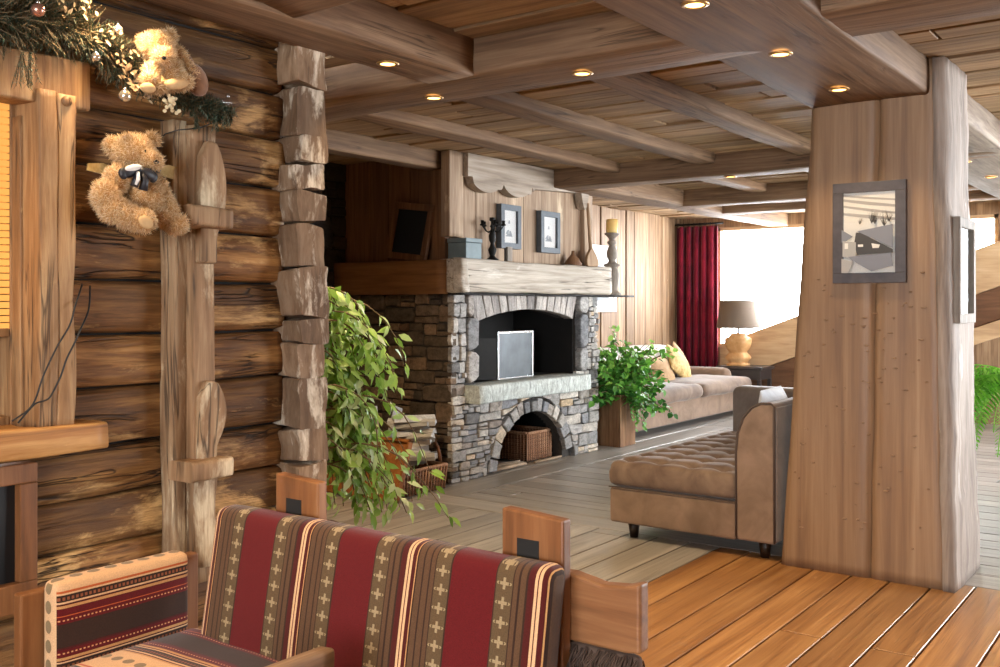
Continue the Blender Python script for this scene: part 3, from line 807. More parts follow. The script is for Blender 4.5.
# scalloped valance board
top = 2.42; out = [(5.645, top), (7.36, top)]
def scal(x):
    ph = (x - 5.68) / .40; f = ph - math.floor(ph)
    return 2.27 - .12 * math.sqrt(max(0, 1 - (2 * f - 1) ** 2)) - (.05 * (f - .86) / .14 if f > .86 else 0)
low = []
for i in range(97):
    x = 5.645 + (7.36 - 5.645) * i / 96
    z = scal(x) if x > 5.70 else 2.25
    if x > 6.52: z = max(z, 2.235 + (x - 6.52) * .05)
    if x > 7.24: z = 2.25 - .12 * math.sin((x - 7.24) / .12 * PI)
    low.append((x, z))
va = MB()
for (xa, za), (xb, zb) in zip(low[:-1], low[1:]): va.prism([(xa, za), (xb, zb), (xb, top), (xa, top)], (0, 4.43, 0), (1, 0, 0), (0, 0, 1), (0, 1, 0), .07, .45)
obj('scalloped_valance', va, M['valance'], fp)

# things on and in the fireplace
def picframe(name, label, cat, c, w, h, fw, dep, fm, build, ang=0.0, group=None, nrm='-y'):
    """framed picture; local x right, z up, faces -y; rotated about z for other walls"""
    t = thing(name, label, cat, c, (0, 0, ang), group)
    f = MB()
    for x0, x1, z0, z1 in ((-w / 2, w / 2, h / 2 - fw, h / 2), (-w / 2, w / 2, -h / 2, -h / 2 + fw), (-w / 2, -w / 2 + fw, -h / 2 + fw, h / 2 - fw), (w / 2 - fw, w / 2, -h / 2 + fw, h / 2 - fw)):
        f.box(x0, x1, -dep, 0, z0, z1)
    f.box(-w / 2 + fw * .2, w / 2 - fw * .2, -.004, 0, -h / 2 + fw * .2, h / 2 - fw * .2)
    obj('frame', f, fm, t, .004, 2, local=True)
    build(t, w - 2 * fw, h - 2 * fw, dep)
    return t
def sketch(t, w, h, dep):
    obj('print', MB().box(-w / 2, w / 2, -dep * .55, -.0045, -h / 2, h / 2), M['paper'], t, local=True)
    s = MB(); y = -dep * .55 - .0006
    for q in ((-.3, -.30, .25, -.22), (-.28, -.22, -.05, -.10), (-.02, -.25, .2, -.12), (-.1, .1, .05, .2)):
        s.poly([(q[0] * w, y, q[1] * h), (q[2] * w, y, q[1] * h), (q[2] * w * .6, y, q[3] * h), (q[0] * w * .5, y, q[3] * h)])
    obj('drawing', s, M['sketch'], t, local=True)
    obj('glass', MB().box(-w / 2, w / 2, -dep * .8, -dep * .8 + .002, -h / 2, h / 2), M['glass'], t, local=True)
picframe('framed_print', 'blue-grey framed print on the chimney boards, just right of the candelabra', 'picture', (6.235, 4.508, 1.915), .27, .345, .045, .05, M['bframe'], sketch)
picframe('framed_print', 'blue-grey framed print on the chimney boards between the other print and the wooden paddle', 'picture', (6.80, 4.508, 1.905), .29, .345, .045, .05, M['bframe'], sketch)
# leaning blackboard
bb = thing('blackboard', 'small blackboard in a brown frame leaning on the side of the chimney breast', 'blackboard', (5.49, 4.90, 1.636), (0, math.radians(7), 0))
f = MB(); w, h, q = .40, .43, .05
for y0, y1, z0, z1 in ((-w / 2, w / 2, 0, q), (-w / 2, w / 2, h - q, h), (-w / 2, -w / 2 + q, q, h - q), (w / 2 - q, w / 2, q, h - q)): f.box(-.025, .01, y0, y1, z0, z1)
f.xf(Matrix.Shear('XZ', 4, (0, 0)) if False else Matrix.Rotation(math.radians(7), 4, 'X'))
obj('frame', f, M['overd'], bb, .004, local=True)
obj('board', MB().box(-.012, .0, -w / 2 + q * .8, w / 2 - q * .8, q * .8, h - q * .8).xf(Matrix.Rotation(math.radians(7), 4, 'X')), M['blackp'], bb, local=True)
# blue-grey box
t = thing('wooden_box', 'small blue-grey painted box on the left end of the mantel', 'box', (5.63, 4.44, 1.633))
b = MB().box(5.545, 5.73, 4.37, 4.54, 1.634, 1.755); obj('box_body', b, M['bluebox'], t, .004)
obj('lid', MB().box(5.54, 5.735, 4.365, 4.545, 1.757, 1.788), M['bluebox'], t, .004)
# candelabra
t = thing('candelabra', 'dark iron candelabra with turned stem standing on the mantel', 'candelabra', (5.93, 4.42, 1.633))
obj('stem', MB().lathe([(.001, .001), (.048, .001), (.05, .012), (.03, .025), (.018, .04), (.026, .06), (.034, .085), (.020, .11), (.014, .135), (.024, .155), (.028, .19), (.016, .235), (.011, .25), (.02, .262), (.012, .28), (.012, .30), (.022, .305), (.022, .33), (.001, .332)], (5.93, 4.42, 1.633), 14), M['iron'], t)
for k, a in enumerate((0, 72, 144, 216, 288)):
    ca, sa = math.cos(math.radians(a + 12)), math.sin(math.radians(a + 12)); p = []
    for i in range(9):
        s_ = i / 8; r_ = .085 * s_; p.append((5.93 + ca * r_, 4.42 + sa * r_, 1.633 + .245 - .035 * math.sin(s_ * PI) + .022 * s_))
    am = MB().tube(p, .005, 6); e = p[-1]
    am.lathe([(.001, 0), (.018, .002), (.02, .012), (.012, .014), (.014, .04), (.001, .041)], (e[0], e[1], e[2] - .002), 10)
    obj('arm', am, M['iron'], t)
# small upright block beside the candelabra
t = thing('leaning_card', 'small pale card leaning upright beside the foot of the candelabra', 'card', (6.06, 4.39, 1.634))
obj('card', MB().box(6.035, 6.10, 4.352, 4.372, 1.634, 1.745).xf(Matrix.Translation((0, 0, 0))), M['cstick'], t, .003)
obj('backing', MB().box(6.03, 6.095, 4.3725, 4.384, 1.634, 1.735), M['dframe'], t, .003)
# wooden paddle leaning against the boards
def paddle(label, c, tilt, L, bw, bl, mat):
    t = thing('wooden_paddle', label, 'paddle', c, (math.radians(-tilt), 0, 0))
    out = []
    for i in range(13):
        a = PI * i / 12
        out.append((bw / 2 * math.cos(a + PI) * (1 if i not in (0, 12) else 1), 0 if False else .0))
    prof = [(-bw * .38, 0), (bw * .38, 0), (bw * .5, bl * .12), (bw * .49, bl * .35), (bw * .36, bl * .62), (bw * .18, bl * .85), (.016, bl), (.016, bl), (-.016, bl), (-bw * .18, bl * .85), (-bw * .36, bl * .62), (-bw * .49, bl * .35), (-bw * .5, bl * .12)]
    prof = [p for i, p in enumerate(prof) if i != 7]
    obj('blade', MB().prism(prof, (0, -.014, 0), (1, 0, 0), (0, 0, 1), (0, 1, 0), .028, .5), mat, t, .006, local=True)
    obj('handle', MB().tube([(0, 0, bl - .01), (0, 0, bl + (L - bl) * .5), (.002, 0, L)], [.016, .014, .013], 10), mat, t, local=True)
    return t
paddle('long wooden paddle leaning upright at the right end of the mantel', (7.34, 4.385, 1.634), 5, .56, .20, .16, M['ladle'])
t = thing('wooden_funnel', 'short dark wooden funnel standing left of the blade of the long paddle', 'funnel', (7.10, 4.43, 1.634))
obj('bowl', MB().lathe([(.001, 0), (.07, 0), (.075, .02), (.05, .06), (.018, .10), (.014, .13), (.001, .131)], (7.10, 4.43, 1.634), 18), M['overd'], t)
# candlestick and candle
cs = (7.715, 4.40, 1.391)
t = thing('candlestick', 'tall turned grey wooden candlestick right of the mantel', 'candlestick', cs)
prof = [(.001, 0), (.085, .0), (.088, .015), (.06, .03), (.052, .05), (.060, .12), (.066, .19), (.055, .235), (.045, .25), (.075, .262), (.078, .275), (.04, .29), (.03, .31), (.045, .34), (.05, .38), (.036, .43), (.026, .45), (.042, .465), (.044, .48), (.025, .495), (.032, .515), (.066, .545), (.07, .56), (.001, .562)]
obj('turned_shaft', MB().lathe(prof, cs, 24), M['cstick'], t)
t = thing('pillar_candle', 'thick yellow wax candle on top of the tall candlestick', 'candle', (cs[0], cs[1], cs[2] + .563))
obj('wax', MB().lathe([(.001, 0), (.052, 0), (.054, .01), (.054, .115), (.045, .122), (.001, .116)], (cs[0], cs[1], cs[2] + .563), 24), M['candle'], t)
obj('wick', MB().tube([(cs[0], cs[1], cs[2] + .676), (cs[0] + .003, cs[1], cs[2] + .70)], .002, 5), M['iron'], t)
# white picture on the boarded wall behind
def wprint(t, w, h, dep):
    obj('print', MB().box(-w / 2, w / 2, -dep * .6, -.0045, -h / 2, h / 2), M['paper'], t, local=True)
    s = MB(); y = -dep * .6 - .0008
    s.poly([(-w * .35, y, -h * .40), (w * .35, y, -h * .40), (w * .35, y, -h * .34), (-w * .35, y, -h * .34)]); s.poly([(-w * .4, y, h * .0), (w * .1, y, -h * .02), (w * .38, y, h * .2), (-w * .1, y, h * .25)])
    obj('drawing', s, M['sketch'], t, local=True)
picframe('wall_picture', 'white framed picture on the boarded wall behind the tall candlestick', 'picture', (9.60, YB - .035, 1.60), .78, .76, .07, .03, M['wframe'], wprint)
# fire screen
t = thing('fire_screen', 'steel fire screen panel with bright rim standing in the firebox', 'fire screen', (6.450, 4.58, .706))
obj('panel', MB().box(6.215, 6.685, 4.575, 4.583, .72, 1.075), M['steel'], t)
rim = MB()
for x0, x1, z0, z1 in ((6.200, 6.700, 1.07, 1.09), (6.200, 6.220, .706, 1.07), (6.680, 6.700, .706, 1.07), (6.220, 6.680, .706, .72)): rim.box(x0, x1, 4.565, 4.59, z0, z1)
obj('rim', rim, M['chrome'], t, .003)
obj('side_wing', MB().box(-.22, 0, -.003, .003, 0, .33).xf(Matrix.Translation((6.198, 4.58, .71)) @ Matrix.Rotation(math.radians(-28), 4, 'Z')), M['iron'], t, .002)
for x in (6.27, 6.62): obj('foot', MB().box(x - .012, x + .012, 4.591, 4.68, .706, .73), M['iron'], t, .003)
# wicker log basket inside the niche
def wicker_basket(name, label, x0, x1, y0, y1, h, ang, mat, matd, c, flare=.02, group=None):
    """stake-and-strand basket, local coordinates about its base centre"""
    t = thing(name, label, 'basket', c, (0, 0, ang), group)
    w, d = x1 - x0, y1 - y0
    wb = MB()
    wb.box(-w / 2 + .012, w / 2 - .012, -d / 2 + .012, d / 2 - .012, .004, .02)
    def edge(s_):
        P = 2 * (w + d); u = (s_ % 1) * P
        for L, f in ((w, lambda q: (-w / 2 + q, -d / 2)), (d, lambda q: (w / 2, -d / 2 + q)), (w, lambda q: (w / 2 - q, d / 2)), (d, lambda q: (-w / 2, d / 2 - q))):
            if u <= L: return f(u)
            u -= L
        return (-w / 2, -d / 2)
    rows = max(6, int(h / .016))
    N = int(2 * (w + d) / .03)
    for r_ in range(rows):
        z = .015 + (h - .03) * r_ / (rows - 1); k = 1 + flare * z / h
        pts = []
        for i in range(N * 2 + 1):
            x, y = edge(i / (N * 2)); o = .004 * (1 if (i // 1 + r_) % 2 else -1)
            L = math.hypot(x, y); pts.append((x * k + o * x / L, y * k + o * y / L, z))
        wb.tube(pts, .0075, 5, (r_ * .37) % 1, 1, False)
    obj('woven_sides', wb, [mat, matd], t, local=True)
    sk = MB()
    for i in range(N):
        x, y = edge(i / N); k = 1 + flare; sk.tube([(x * 1.012, y * 1.012, .003), (x * k * 1.015, y * k * 1.015, h)], .008, 5, (i * .61) % 1)
    obj('stakes', sk, mat, t, local=True)
    rm = MB(); pts = [(*[q * (1 + flare) for q in edge(i / 60)], h) for i in range(61)]
    rm.tube(pts, .013, 6); obj('rim', rm, mat, t, local=True)
    return t
wicker_basket('log_basket', 'square wicker basket standing in the arched niche under the hearth', 0, .36, 0, .40, .235, 0, M['wicker'], M['wickd'], (6.80, 4.78, .003))
rg = random.Random(71)
for k in range(4):
    y = 4.50 + .035 * k
    ob = tag(obj('kindling_stick', MB().tube([(6.02 + rg.uniform(0, .05), y, .017), (6.3, y + rg.uniform(-.006, .006), .019), (6.50 + rg.uniform(0, .08), y + .008, .017)], [.013, .015, .011], 6, rg.random()), M['kind']),
        ['pale kindling stick at the very front edge of the arched niche', 'pale kindling stick second from the front on the floor of the niche', 'pale kindling stick third from the front on the floor of the niche', 'pale kindling stick deepest in the niche, left of the basket'][k], 'stick', 'kindling on the niche floor')
ob = tag(obj('kindling_stick', MB().tube([(6.60, 4.485, .014), (6.9, 4.478, .015), (7.0, 4.49, .013)], [.011, .013, .01], 6, .4), M['kind']), 'pale kindling stick lying in front of the basket in the niche', 'stick', 'kindling on the niche floor')

# basket of split wood by the fireplace side
wicker_basket('kindling_basket', 'low wicker basket of split wood on the floor at the fireplace corner', 0, .46, 0, .60, .17, 0, M['wicker'], M['wickd'], (5.10, 4.70, .003), .05)
t = thing('serving_tray', 'reddish wooden tray leaning on the kindling basket behind the fig leaves', 'tray', (4.74, 4.66, .004), (0, math.radians(20), 0))
obj('tray_board', MB().box(-.008, .008, -.34, .34, 0, .40), M['tray'], t, .006, local=True)
b = MB()
for y0, y1, z0, z1 in ((-.36, .36, -.0, .02), (-.36, .36, .40, .42), (-.36, -.34, .0, .42), (.34, .36, .0, .42)): b.box(-.03, .01, y0, y1, z0, z1)
obj('tray_rim', b, M['tray'], t, .004, local=True)
hp = thing('basket_handle_hoop', 'bent twig hoop lying over the right end of the kindling basket', 'hoop', (5.3, 4.6, .17))
obj('hoop', MB().tube([(5.29 + .0 * i, 4.52 + .12 * math.cos(PI * i / 10), .20 + .16 * math.sin(PI * i / 10)) for i in range(11)], .012, 6), M['wickd'], hp)
spl = ['lowest', 'second-lowest', 'third from the bottom', 'fourth from the bottom', 'fifth from the bottom', 'sixth from the bottom', 'seventh from the bottom', 'eighth from the bottom', 'ninth from the bottom', 'tenth from the bottom', 'third from the top', 'second from the top', 'topmost']
for k in range(13):
    z = .19 + .026 * k; a = -.63 + rg.uniform(-.45, .45); L = rg.uniform(.24, .36)
    cx, cy = 5.17 + rg.uniform(-.03, .03), 4.56 + rg.uniform(-.04, .05)
    o = MB().prism([(-.035, -.012), (.03, -.016), (.012, .022), (-.02, .014)], (0, -L / 2, 0), (1, 0, 0), (0, 0, 1), (0, 1, 0), L, rg.random())
    o.xf(Matrix.Translation((cx, cy, z)) @ Matrix.Rotation(-a, 4, 'Z') @ Matrix.Rotation(rg.uniform(-.22, .22), 4, 'X') @ Matrix.Rotation(rg.uniform(-1, 1), 4, 'Y'))
    tag(obj('split_log', o, M['split'], None, .003), 'grey split log, %s of the pile in the kindling basket' % spl[k], 'firewood', 'split logs in the kindling basket')
for k, (x, y, a, L) in enumerate(((5.00, 4.72, .35, .58), (5.10, 4.80, -.15, .56))):
    o = MB().prism([(-.045, -.01), (.045, -.01), (.03, .014), (-.03, .014)], (0, 0, 0), (1, 0, 0), (0, 1, 0), (0, 0, 1), L, .2 + .6 * k)
    o.xf(Matrix.Translation((x, y, .025)) @ Matrix.Rotation(a, 4, 'Y'))
    tag(obj('split_log', o, M['split'], None, .003), ['long grey split log standing upright behind the pile, leaning right', 'long grey split log standing upright behind the pile, leaning left'][k], 'firewood', 'split logs in the kindling basket')

# ------------------------------------------------------------------ plants
def drape(rng, start, d0, L, n, droop, wob=.25):
    p = Vector(start); d = Vector(d0).normalized(); pts = [p.copy()]
    for i in range(n):
        d = (d + Vector((rng.uniform(-wob, wob), rng.uniform(-wob, wob), -droop + rng.uniform(-.08, .08))) * (1.0 / 1)).normalized()
        p = p + d * (L / n); pts.append(p.copy())
    return pts
rg = random.Random(91)
fg = thing('weeping_fig', 'weeping fig with pale green leaves trailing beside the log corner', 'plant', (3.02, 3.32, 0))
obj('pot', MB().lathe([(.001, 0), (.12, 0), (.13, .02), (.165, .27), (.175, .30), (.155, .30), (.15, .27), (.001, .265)], (3.02, 3.32, 0), 24), M['terra'], fg)
br = MB(); fol = MB(); fol.recalc = False
trunk = [[(3.02, 3.32, .26), (3.04, 3.36, .7), (3.02, 3.42, 1.1), (3.06, 3.44, 1.40)], [(3.05, 3.30, .26), (3.10, 3.34, .6), (3.14, 3.40, .95), (3.16, 3.46, 1.15)], [(3.06, 3.33, .26), (3.2, 3.38, .5), (3.3, 3.42, .72)]]
for tr_ in trunk: br.tube(tr_, [.012, .010, .008, .005][:len(tr_)], 6)
starts = []
# branch tips follow the silhouette: broad at the bottom, narrowing upward
for k in range(92):
    h = rg.random() ** .8
    if h < .45: z0, reach, drp = rg.uniform(.55, .85), rg.uniform(.25, .85), .34
    elif h < .8: z0, reach, drp = rg.uniform(.85, 1.2), rg.uniform(.15, .50), .36
    else: z0, reach, drp = rg.uniform(1.2, 1.42), rg.uniform(.18, .52), .30
    a = rg.uniform(-.9, .75); d = Vector((math.cos(a) * .9, math.sin(a) * .45 - .02, .55))
    s0 = Vector((3.10 + rg.uniform(-.05, .1), 3.40 + rg.uniform(-.06, .06), z0))
    pts = [q for q in drape(rg, s0, d, reach * 1.35, 9, drp, .16) if q.z > .27 and q.x < 3.86]
    if len(pts) < 3: continue
    br.tube(pts, ([.004] * 5 + [.0025] * 5)[:len(pts)], 4)
    for i in range(1, len(pts)):
        for q in range(2):
            p = pts[i] + Vector((rg.uniform(-.02, .02), rg.uniform(-.02, .02), rg.uniform(-.015, .015)))
            if p.z < .27 or p.x > 3.98: continue
            dd = Vector((rg.uniform(-.6, .9), rg.uniform(-.9, .6), rg.uniform(-1.1, -.1)))
            fol.leaf(p, dd, (rg.uniform(-.5, .5), -1, rg.uniform(0, .9)), rg.uniform(.055, .095), rg.uniform(.026, .04), rg.random(), 0, rg.uniform(.05, .3))
obj('branches', br, M['stem'], fg); obj('foliage', fol, M['ficus'], fg)

pb = thing('planter_box', 'square brown plank planter on the floor right of the fireplace', 'planter', (7.97, 4.55, 0))
bx = MB()
X0, X1, Y0, Y1 = 7.815, 8.10, 4.37, 4.70
for k in range(3):
    w = (X1 - X0) / 3; bx.box(X0 + w * k + .001, X0 + w * (k + 1) - .001, Y0, Y0 + .02, 0.0, .475, rg.random()); bx.box(X0 + w * k + .001, X0 + w * (k + 1) - .001, Y1 - .02, Y1, 0, .475, rg.random())
    w = (Y1 - Y0 - .04) / 3; bx.box(X0, X0 + .02, Y0 + .02 + w * k + .001, Y0 + .02 + w * (k + 1) - .001, 0, .475, rg.random()); bx.box(X1 - .02, X1, Y0 + .02 + w * k + .001, Y0 + .02 + w * (k + 1) - .001, 0, .475, rg.random())
obj('planks', bx, M['planter'], pb, .003)
obj('soil', MB().box(X0 + .02, X1 - .02, Y0 + .02, Y1 - .02, .02, .44), M['soil'], pb)
iv = thing('ivy_plant', 'bushy green ivy spilling over the square plank planter', 'plant', (7.96, 4.53, .441))
br = MB(); fol = MB(); fol.recalc = False
for k in range(150):
    a = rg.uniform(0, 2 * PI); up = rg.uniform(.3, 2.6)
    d = Vector((math.cos(a), math.sin(a) * .9, up)); L = rg.uniform(.36, .70)
    pts = drape(rg, (7.96 + rg.uniform(-.08, .08), 4.52 + rg.uniform(-.08, .08), .44), d, L, 8, .12, .2); br.tube(pts, .003, 4)
    for i in range(2, len(pts)):
        for q in range(3):
            p = pts[i] + Vector([rg.uniform(-.035, .035) for _ in range(3)])
            if (p.x < 7.60 and p.y > 4.40) or p.x > 8.50 - max(0, p.z - .5) * .7: continue
            dd = Vector((rg.uniform(-1, 1), rg.uniform(-1, 1), rg.uniform(-.9, .5)))
            rv = min(1, max(0, .25 + (p.z - .55) * 1.0 + rg.uniform(-.3, .35)))
            fol.leaf(p, dd, (rg.uniform(-.6, .6), rg.uniform(-1, 0), 1), rg.uniform(.05, .085), rg.uniform(.045, .07), rv)
for k in range(7):      # trailers in front of the planks
    x = rg.uniform(7.86, 8.10); pts = drape(rg, (x, 4.36, .48), (rg.uniform(-.2, .3), -.5, -.3), rg.uniform(.15, .36), 7, .5, .12)
    pts = [Vector((p.x, min(p.y, 4.36), p.z)) for p in pts]; br.tube(pts, .0025, 4)
    for p in pts:
        for q in range(3): fol.leaf(p, (rg.uniform(-1, 1), rg.uniform(-1, -.1), rg.uniform(-1, .2)), (0, -1, .4), rg.uniform(.03, .05), rg.uniform(.025, .04), rg.uniform(.1, .6))
obj('vines', br, M['stem'], iv); obj('foliage', fol, M['ivy'], iv)

fn = thing('fern', 'bright green fern arching from a pale pot to the right of the pillar', 'fern', (6.85, .88, 0))
ped = thing('plant_stand', 'small dark round stand under the bright fern', 'stand', (6.85, .88, 0))
obj('stand_top', MB().lathe([(.001, .52), (.16, .52), (.165, .53), (.16, .545), (.001, .545)], (6.85, .88, 0), 24), M['dtable'], ped)
for k in range(3):
    a = 2 * PI * k / 3 + .4; obj('leg', MB().tube([(6.85 + .12 * math.cos(a), .88 + .12 * math.sin(a), .52), (6.85 + .16 * math.cos(a), .88 + .16 * math.sin(a), .0)], .012, 8), M['dtable'], ped)
fn.location.z = .546
obj('pot', MB().lathe([(.001, .546), (.10, .546), (.13, .72), (.145, .78), (.125, .78), (.001, .76)], (6.85, .88, 0), 24), M['palepot'], fn)
fol = MB(); fol.recalc = False; br = MB()
for k in range(64):
    a = 2 * PI * (k * .382) + rg.uniform(-.2, .2); L = rg.uniform(.7, 1.0)
    pts = drape(rg, (6.85 + .05 * math.cos(a), .88 + .05 * math.sin(a), .76), (math.cos(a), math.sin(a), rg.uniform(.9, 1.8)), L, 16, .20, .05)
    br.tube(pts, .003, 4)
    for i in range(2, len(pts)):
        d = (pts[i] - pts[i - 1]).normalized(); sd = d.cross(Vector((0, 0, 1)))
        if sd.length < .05: continue
        sd.normalize(); s_ = .075 * math.sin(PI * min(1, (i + 1) / 17) ** .8) + .02
        for j in (0, .5):
            p = pts[i - 1].lerp(pts[i], j)
            for sg in (-1, 1): fol.leaf(p, sd * sg + d * .35 + Vector((0, 0, -.25)), (0, 0, 1), s_, .019, rg.random())
obj('stalks', br, M['fern'], fn); obj('fronds', fol, M['fern'], fn)

# ------------------------------------------------------------------ far sofa
so = thing('sofa', 'long brown suede sofa with pale leather back against the boarded wall', 'sofa', (9.7, 4.95, 0))
SX0, SX1 = 8.36, 11.16
obj('base', MB().rbox(SX0, SX1, 4.52, 5.45, .065, .30, .03, (10, 4, 3), lambda a, b, c, p: (0, .006 * nz(p.x * 3, p.y, p.z * 5), 0)), M['suedel'], so)
def puffy(up, wr=.012, sd=0):
    def f(a, b, c, p):
        return (a * .01 * (1 - b * b), b * .012 * (1 - a * a) + wr * nz(p.x * 5, p.z * 5, sd), (up * (1 - a * a) * (1 - b * b) * (1 if c > 0 else .1) + wr * nz(p.x * 4, p.y * 5, sd + 3)) if True else 0)
    return f
obj('seat_cushion', MB().rbox(SX0 - .01, 9.84, 4.46, 5.20, .285, .44, .07, (12, 8, 2), puffy(.035, .012, 1)), M['suede'], so)
obj('seat_cushion', MB().rbox(9.86, 11.22, 4.46, 5.20, .285, .44, .07, (12, 8, 2), puffy(.035, .012, 2)), M['suede'], so)
obj('back_cushion', MB().rbox(8.44, 10.80, 5.15, 5.42, .42, .84, .11, (12, 3, 5), lambda a, b, c, p: (0, .02 * nz(p.x * 3, 1, p.z * 3), (-.10 * max(0, abs(a) - .55) ** 2 * 4 if c > 0 else 0) + .012 * nz(p.x * 3, 3, 1))), M['leather'], so)
obj('back_frame', MB().rbox(8.38, 11.1, 5.38, 5.60, .07, .74, .06, (10, 3, 4)), M['suedel'], so)
obj('armrest', MB().rbox(10.99, 11.20, 4.70, 5.45, .25, .545, .09, (2, 6, 3)), M['suedel'], so)
for x in (8.42, 11.10):
    for y in (4.58, 5.40): obj('foot', MB().lathe([(.001, 0), (.02, 0), (.03, .066), (.001, .067)], (x, y, 0), 12), M['foot'], so)
def pillow(name, label, c, rot, w, h, d, mat, n=8):
    t = thing(name, label, 'pillow', c, rot, 'pillows on the sofa' if name == 'throw_pillow' else None)
    def f(a, b, z, p):
        e = (1 - abs(a) ** 2.2) * (1 - abs(b) ** 2.2)
        k = .93 + .07 * (abs(a * b))
        return (-(1 - k) * p.x * 0 + p.x * 0, 0, (z * d * .5 * (max(0, e) ** .55 - 1)) + .006 * nz(a * 3, b * 3, w * 9))
    obj('cover', MB().rbox(-w / 2, w / 2, -h / 2, h / 2, -d / 2, d / 2, .02, (n, n, 1), f), mat, t, local=True)
    return t
pillow('throw_pillow', 'plain brown pillow lying on the sofa left of the gold one', (9.92, 5.03, .565), (math.radians(62), 0, math.radians(-8)), .40, .32, .15, M['tanfab'])
pillow('throw_pillow', 'gold patterned pillow leaning in front on the sofa', (10.28, 4.98, .62), (math.radians(58), math.radians(28), math.radians(-10)), .44, .36, .16, M['gold'])
pillow('throw_pillow', 'tan pillow peeking out behind the gold patterned one on the sofa', (10.56, 5.10, .63), (math.radians(66), math.radians(40), math.radians(0)), .40, .34, .14, M['tanfab'])

# ------------------------------------------------------------------ tufted chaise
ch = thing('chaise_longue', 'brown suede daybed with tufted seat beside the big timber pillar', 'daybed', (5.55, 2.25, 0))
CX0, CX1, CY0, CY1 = 4.755, 6.42, 1.985, 2.73
obj('base', MB().rbox(CX0, CX1 + .2, CY0, CY1, .09, .285, .018, (12, 6, 2)), M['suedel'], ch)
def tuft(a, b, c, p):
    if c < .2: return (a * .006 * (1 - b * b), b * .008, 0)
    k = min(1, (1 - abs(a)) * 7) * min(1, (1 - abs(b)) * 4.5)
    u, v = (p.x - CX0) / .185, (p.y - CY0) / .185
    d = 1.0
    best = 9
    for i in range(int(u) - 1, int(u) + 3):
        for j in range(int(v) - 1, int(v) + 3):
            uu, vv = i + .5, j + .5 + (.0)
            q = math.hypot(u - uu, v - vv)
            if q < best: best = q
    gx = abs(u - math.floor(u) - .5); gy = abs(v - math.floor(v) - .5)
    dip = -.034 * math.exp(-(best / .22) ** 2) - .016 * math.exp(-(gx / .10) ** 2) - .008 * math.exp(-(gy / .10) ** 2)
    return (0, 0, (.016 + dip) * k + .004 * nz(p.x * 6, p.y * 6, 3))
obj('tufted_seat', MB().rbox(CX0 - .005, CX1, CY0 + .004, CY1 + .006, .292, .428, .04, (72, 34, 3), tuft), M['suede'], ch)
# back along one long side, rounded over at the top; seen end-on
rings = []
def backring(x, ins=0.0, k=1.0):
    o = [(1.982, .095), (1.985, .55), (1.975, .64), (1.945, .72), (1.90, .775), (1.85, .80), (1.80, .80), (1.785, .785), (1.782, .095)]
    cx, cz = 1.87, .45
    return [(x, cx + (y - cx) * (1 - ins), cz + (z - cz) * (1 - ins * .4)) for y, z in o]
bk = MB().loft([backring(CX0 - .0, .03), backring(CX0 + .012)] + [backring(lerp(CX0 + .012, CX1 + .2, i / 12)) for i in range(1, 12)] + [backring(CX1 + .2)], .5, 0, False)
obj('backrest', bk, M['suedel'], ch, .01, 3)
o = [(1.984, .10), (1.986, .55), (1.977, .64), (1.947, .722), (1.902, .777), (1.852, .802), (1.80, .803), (1.785, .787), (1.782, .10)]
obj('piping', MB().tube([(CX0 + .004, y, z) for y, z in o], .006, 6).tube([(CX0 - .002, CY0, .288), (CX0 - .004, CY1, .288)], .004, 5), M['pipe'], ch)
obj('back_panel', MB().box(CX0 + .01, CX1 + .18, 1.770, 1.781, .11, .785), M['suedeg'], ch, .006)
obj('end_arm', MB().rbox(CX1 + .005, CX1 + .20, CY0 - .0, CY1 - .01, .29, .735, .05, (3, 8, 5)), M['suedeg'], ch)
for x, y in ((4.86, 2.63), (4.86, 1.87), (6.5, 2.63), (6.5, 1.87)):
    obj('leg', MB().lathe([(.001, 0), (.022, 0), (.036, .092), (.001, .093)], (x, y, 0), 14), M['foot'], ch)
pillow('scatter_cushion', 'bluish white cushion tucked behind the daybed back by the pillar', (5.62, 2.09, .63), (math.radians(78), 0, math.radians(4)), .42, .36, .15, M['white'])

# ------------------------------------------------------------------ side table, lamp, curtain
TX, TY = 11.44, 4.62
tb = thing('side_table', 'low dark side table in the window corner beside the sofa arm', 'table', (TX, TY, 0))
obj('table_top', MB().rbox(11.235, 11.66, 4.36, 4.95, .515, .555, .012, (3, 3, 1)), M['dtable'], tb)
obj('apron', MB().box(11.26, 11.63, 4.39, 4.92, .40, .514), M['dtable'], tb, .004)
for x in (11.28, 11.61):
    for y in (4.41, 4.90): obj('leg', MB().box(x - .022, x + .022, y - .022, y + .022, 0, .40), M['dtable'], tb, .004)
LX, LY, LZ = 11.42, 4.735, .556
lp = thing('table_lamp', 'wooden block table lamp with grey shade on the dark side table', 'lamp', (LX, LY, LZ))
bm_ = MB()
def sqlathe(mb, prof, c, n=16, p=4.0):
    rings = []
    for r_, z in prof:
        ring = []
        for k in range(n):
            a = 2 * PI * k / n + PI / 4; ca, sa = math.cos(a), math.sin(a); q = (abs(ca) ** p + abs(sa) ** p) ** (-1 / p)
            ring.append((c[0] + r_ * q * ca, c[1] + r_ * q * sa, c[2] + z))
        rings.append(ring)
    return mb.loft(rings, .5, 0, True, True)
sqlathe(bm_, [(.001, 0), (.12, 0), (.125, .012), (.12, .025), (.095, .03), (.10, .045), (.135, .085), (.138, .10), (.105, .15), (.09, .165), (.105, .18), (.135, .235), (.145, .31), (.14, .335), (.09, .36), (.085, .39), (.03, .40), (.001, .401)], (LX, LY, LZ), 24, 5)
obj('carved_base', bm_, M['lampb'], lp)
obj('stem', MB().lathe([(.001, .40), (.014, .40), (.014, .60), (.001, .60)], (LX, LY, LZ), 10), M['iron'], lp)
sh = MB()
sh.lathe([(.265, .46), (.215, .80), (.211, .80), (.261, .46)], (LX, LY, LZ), 40, caps=False)
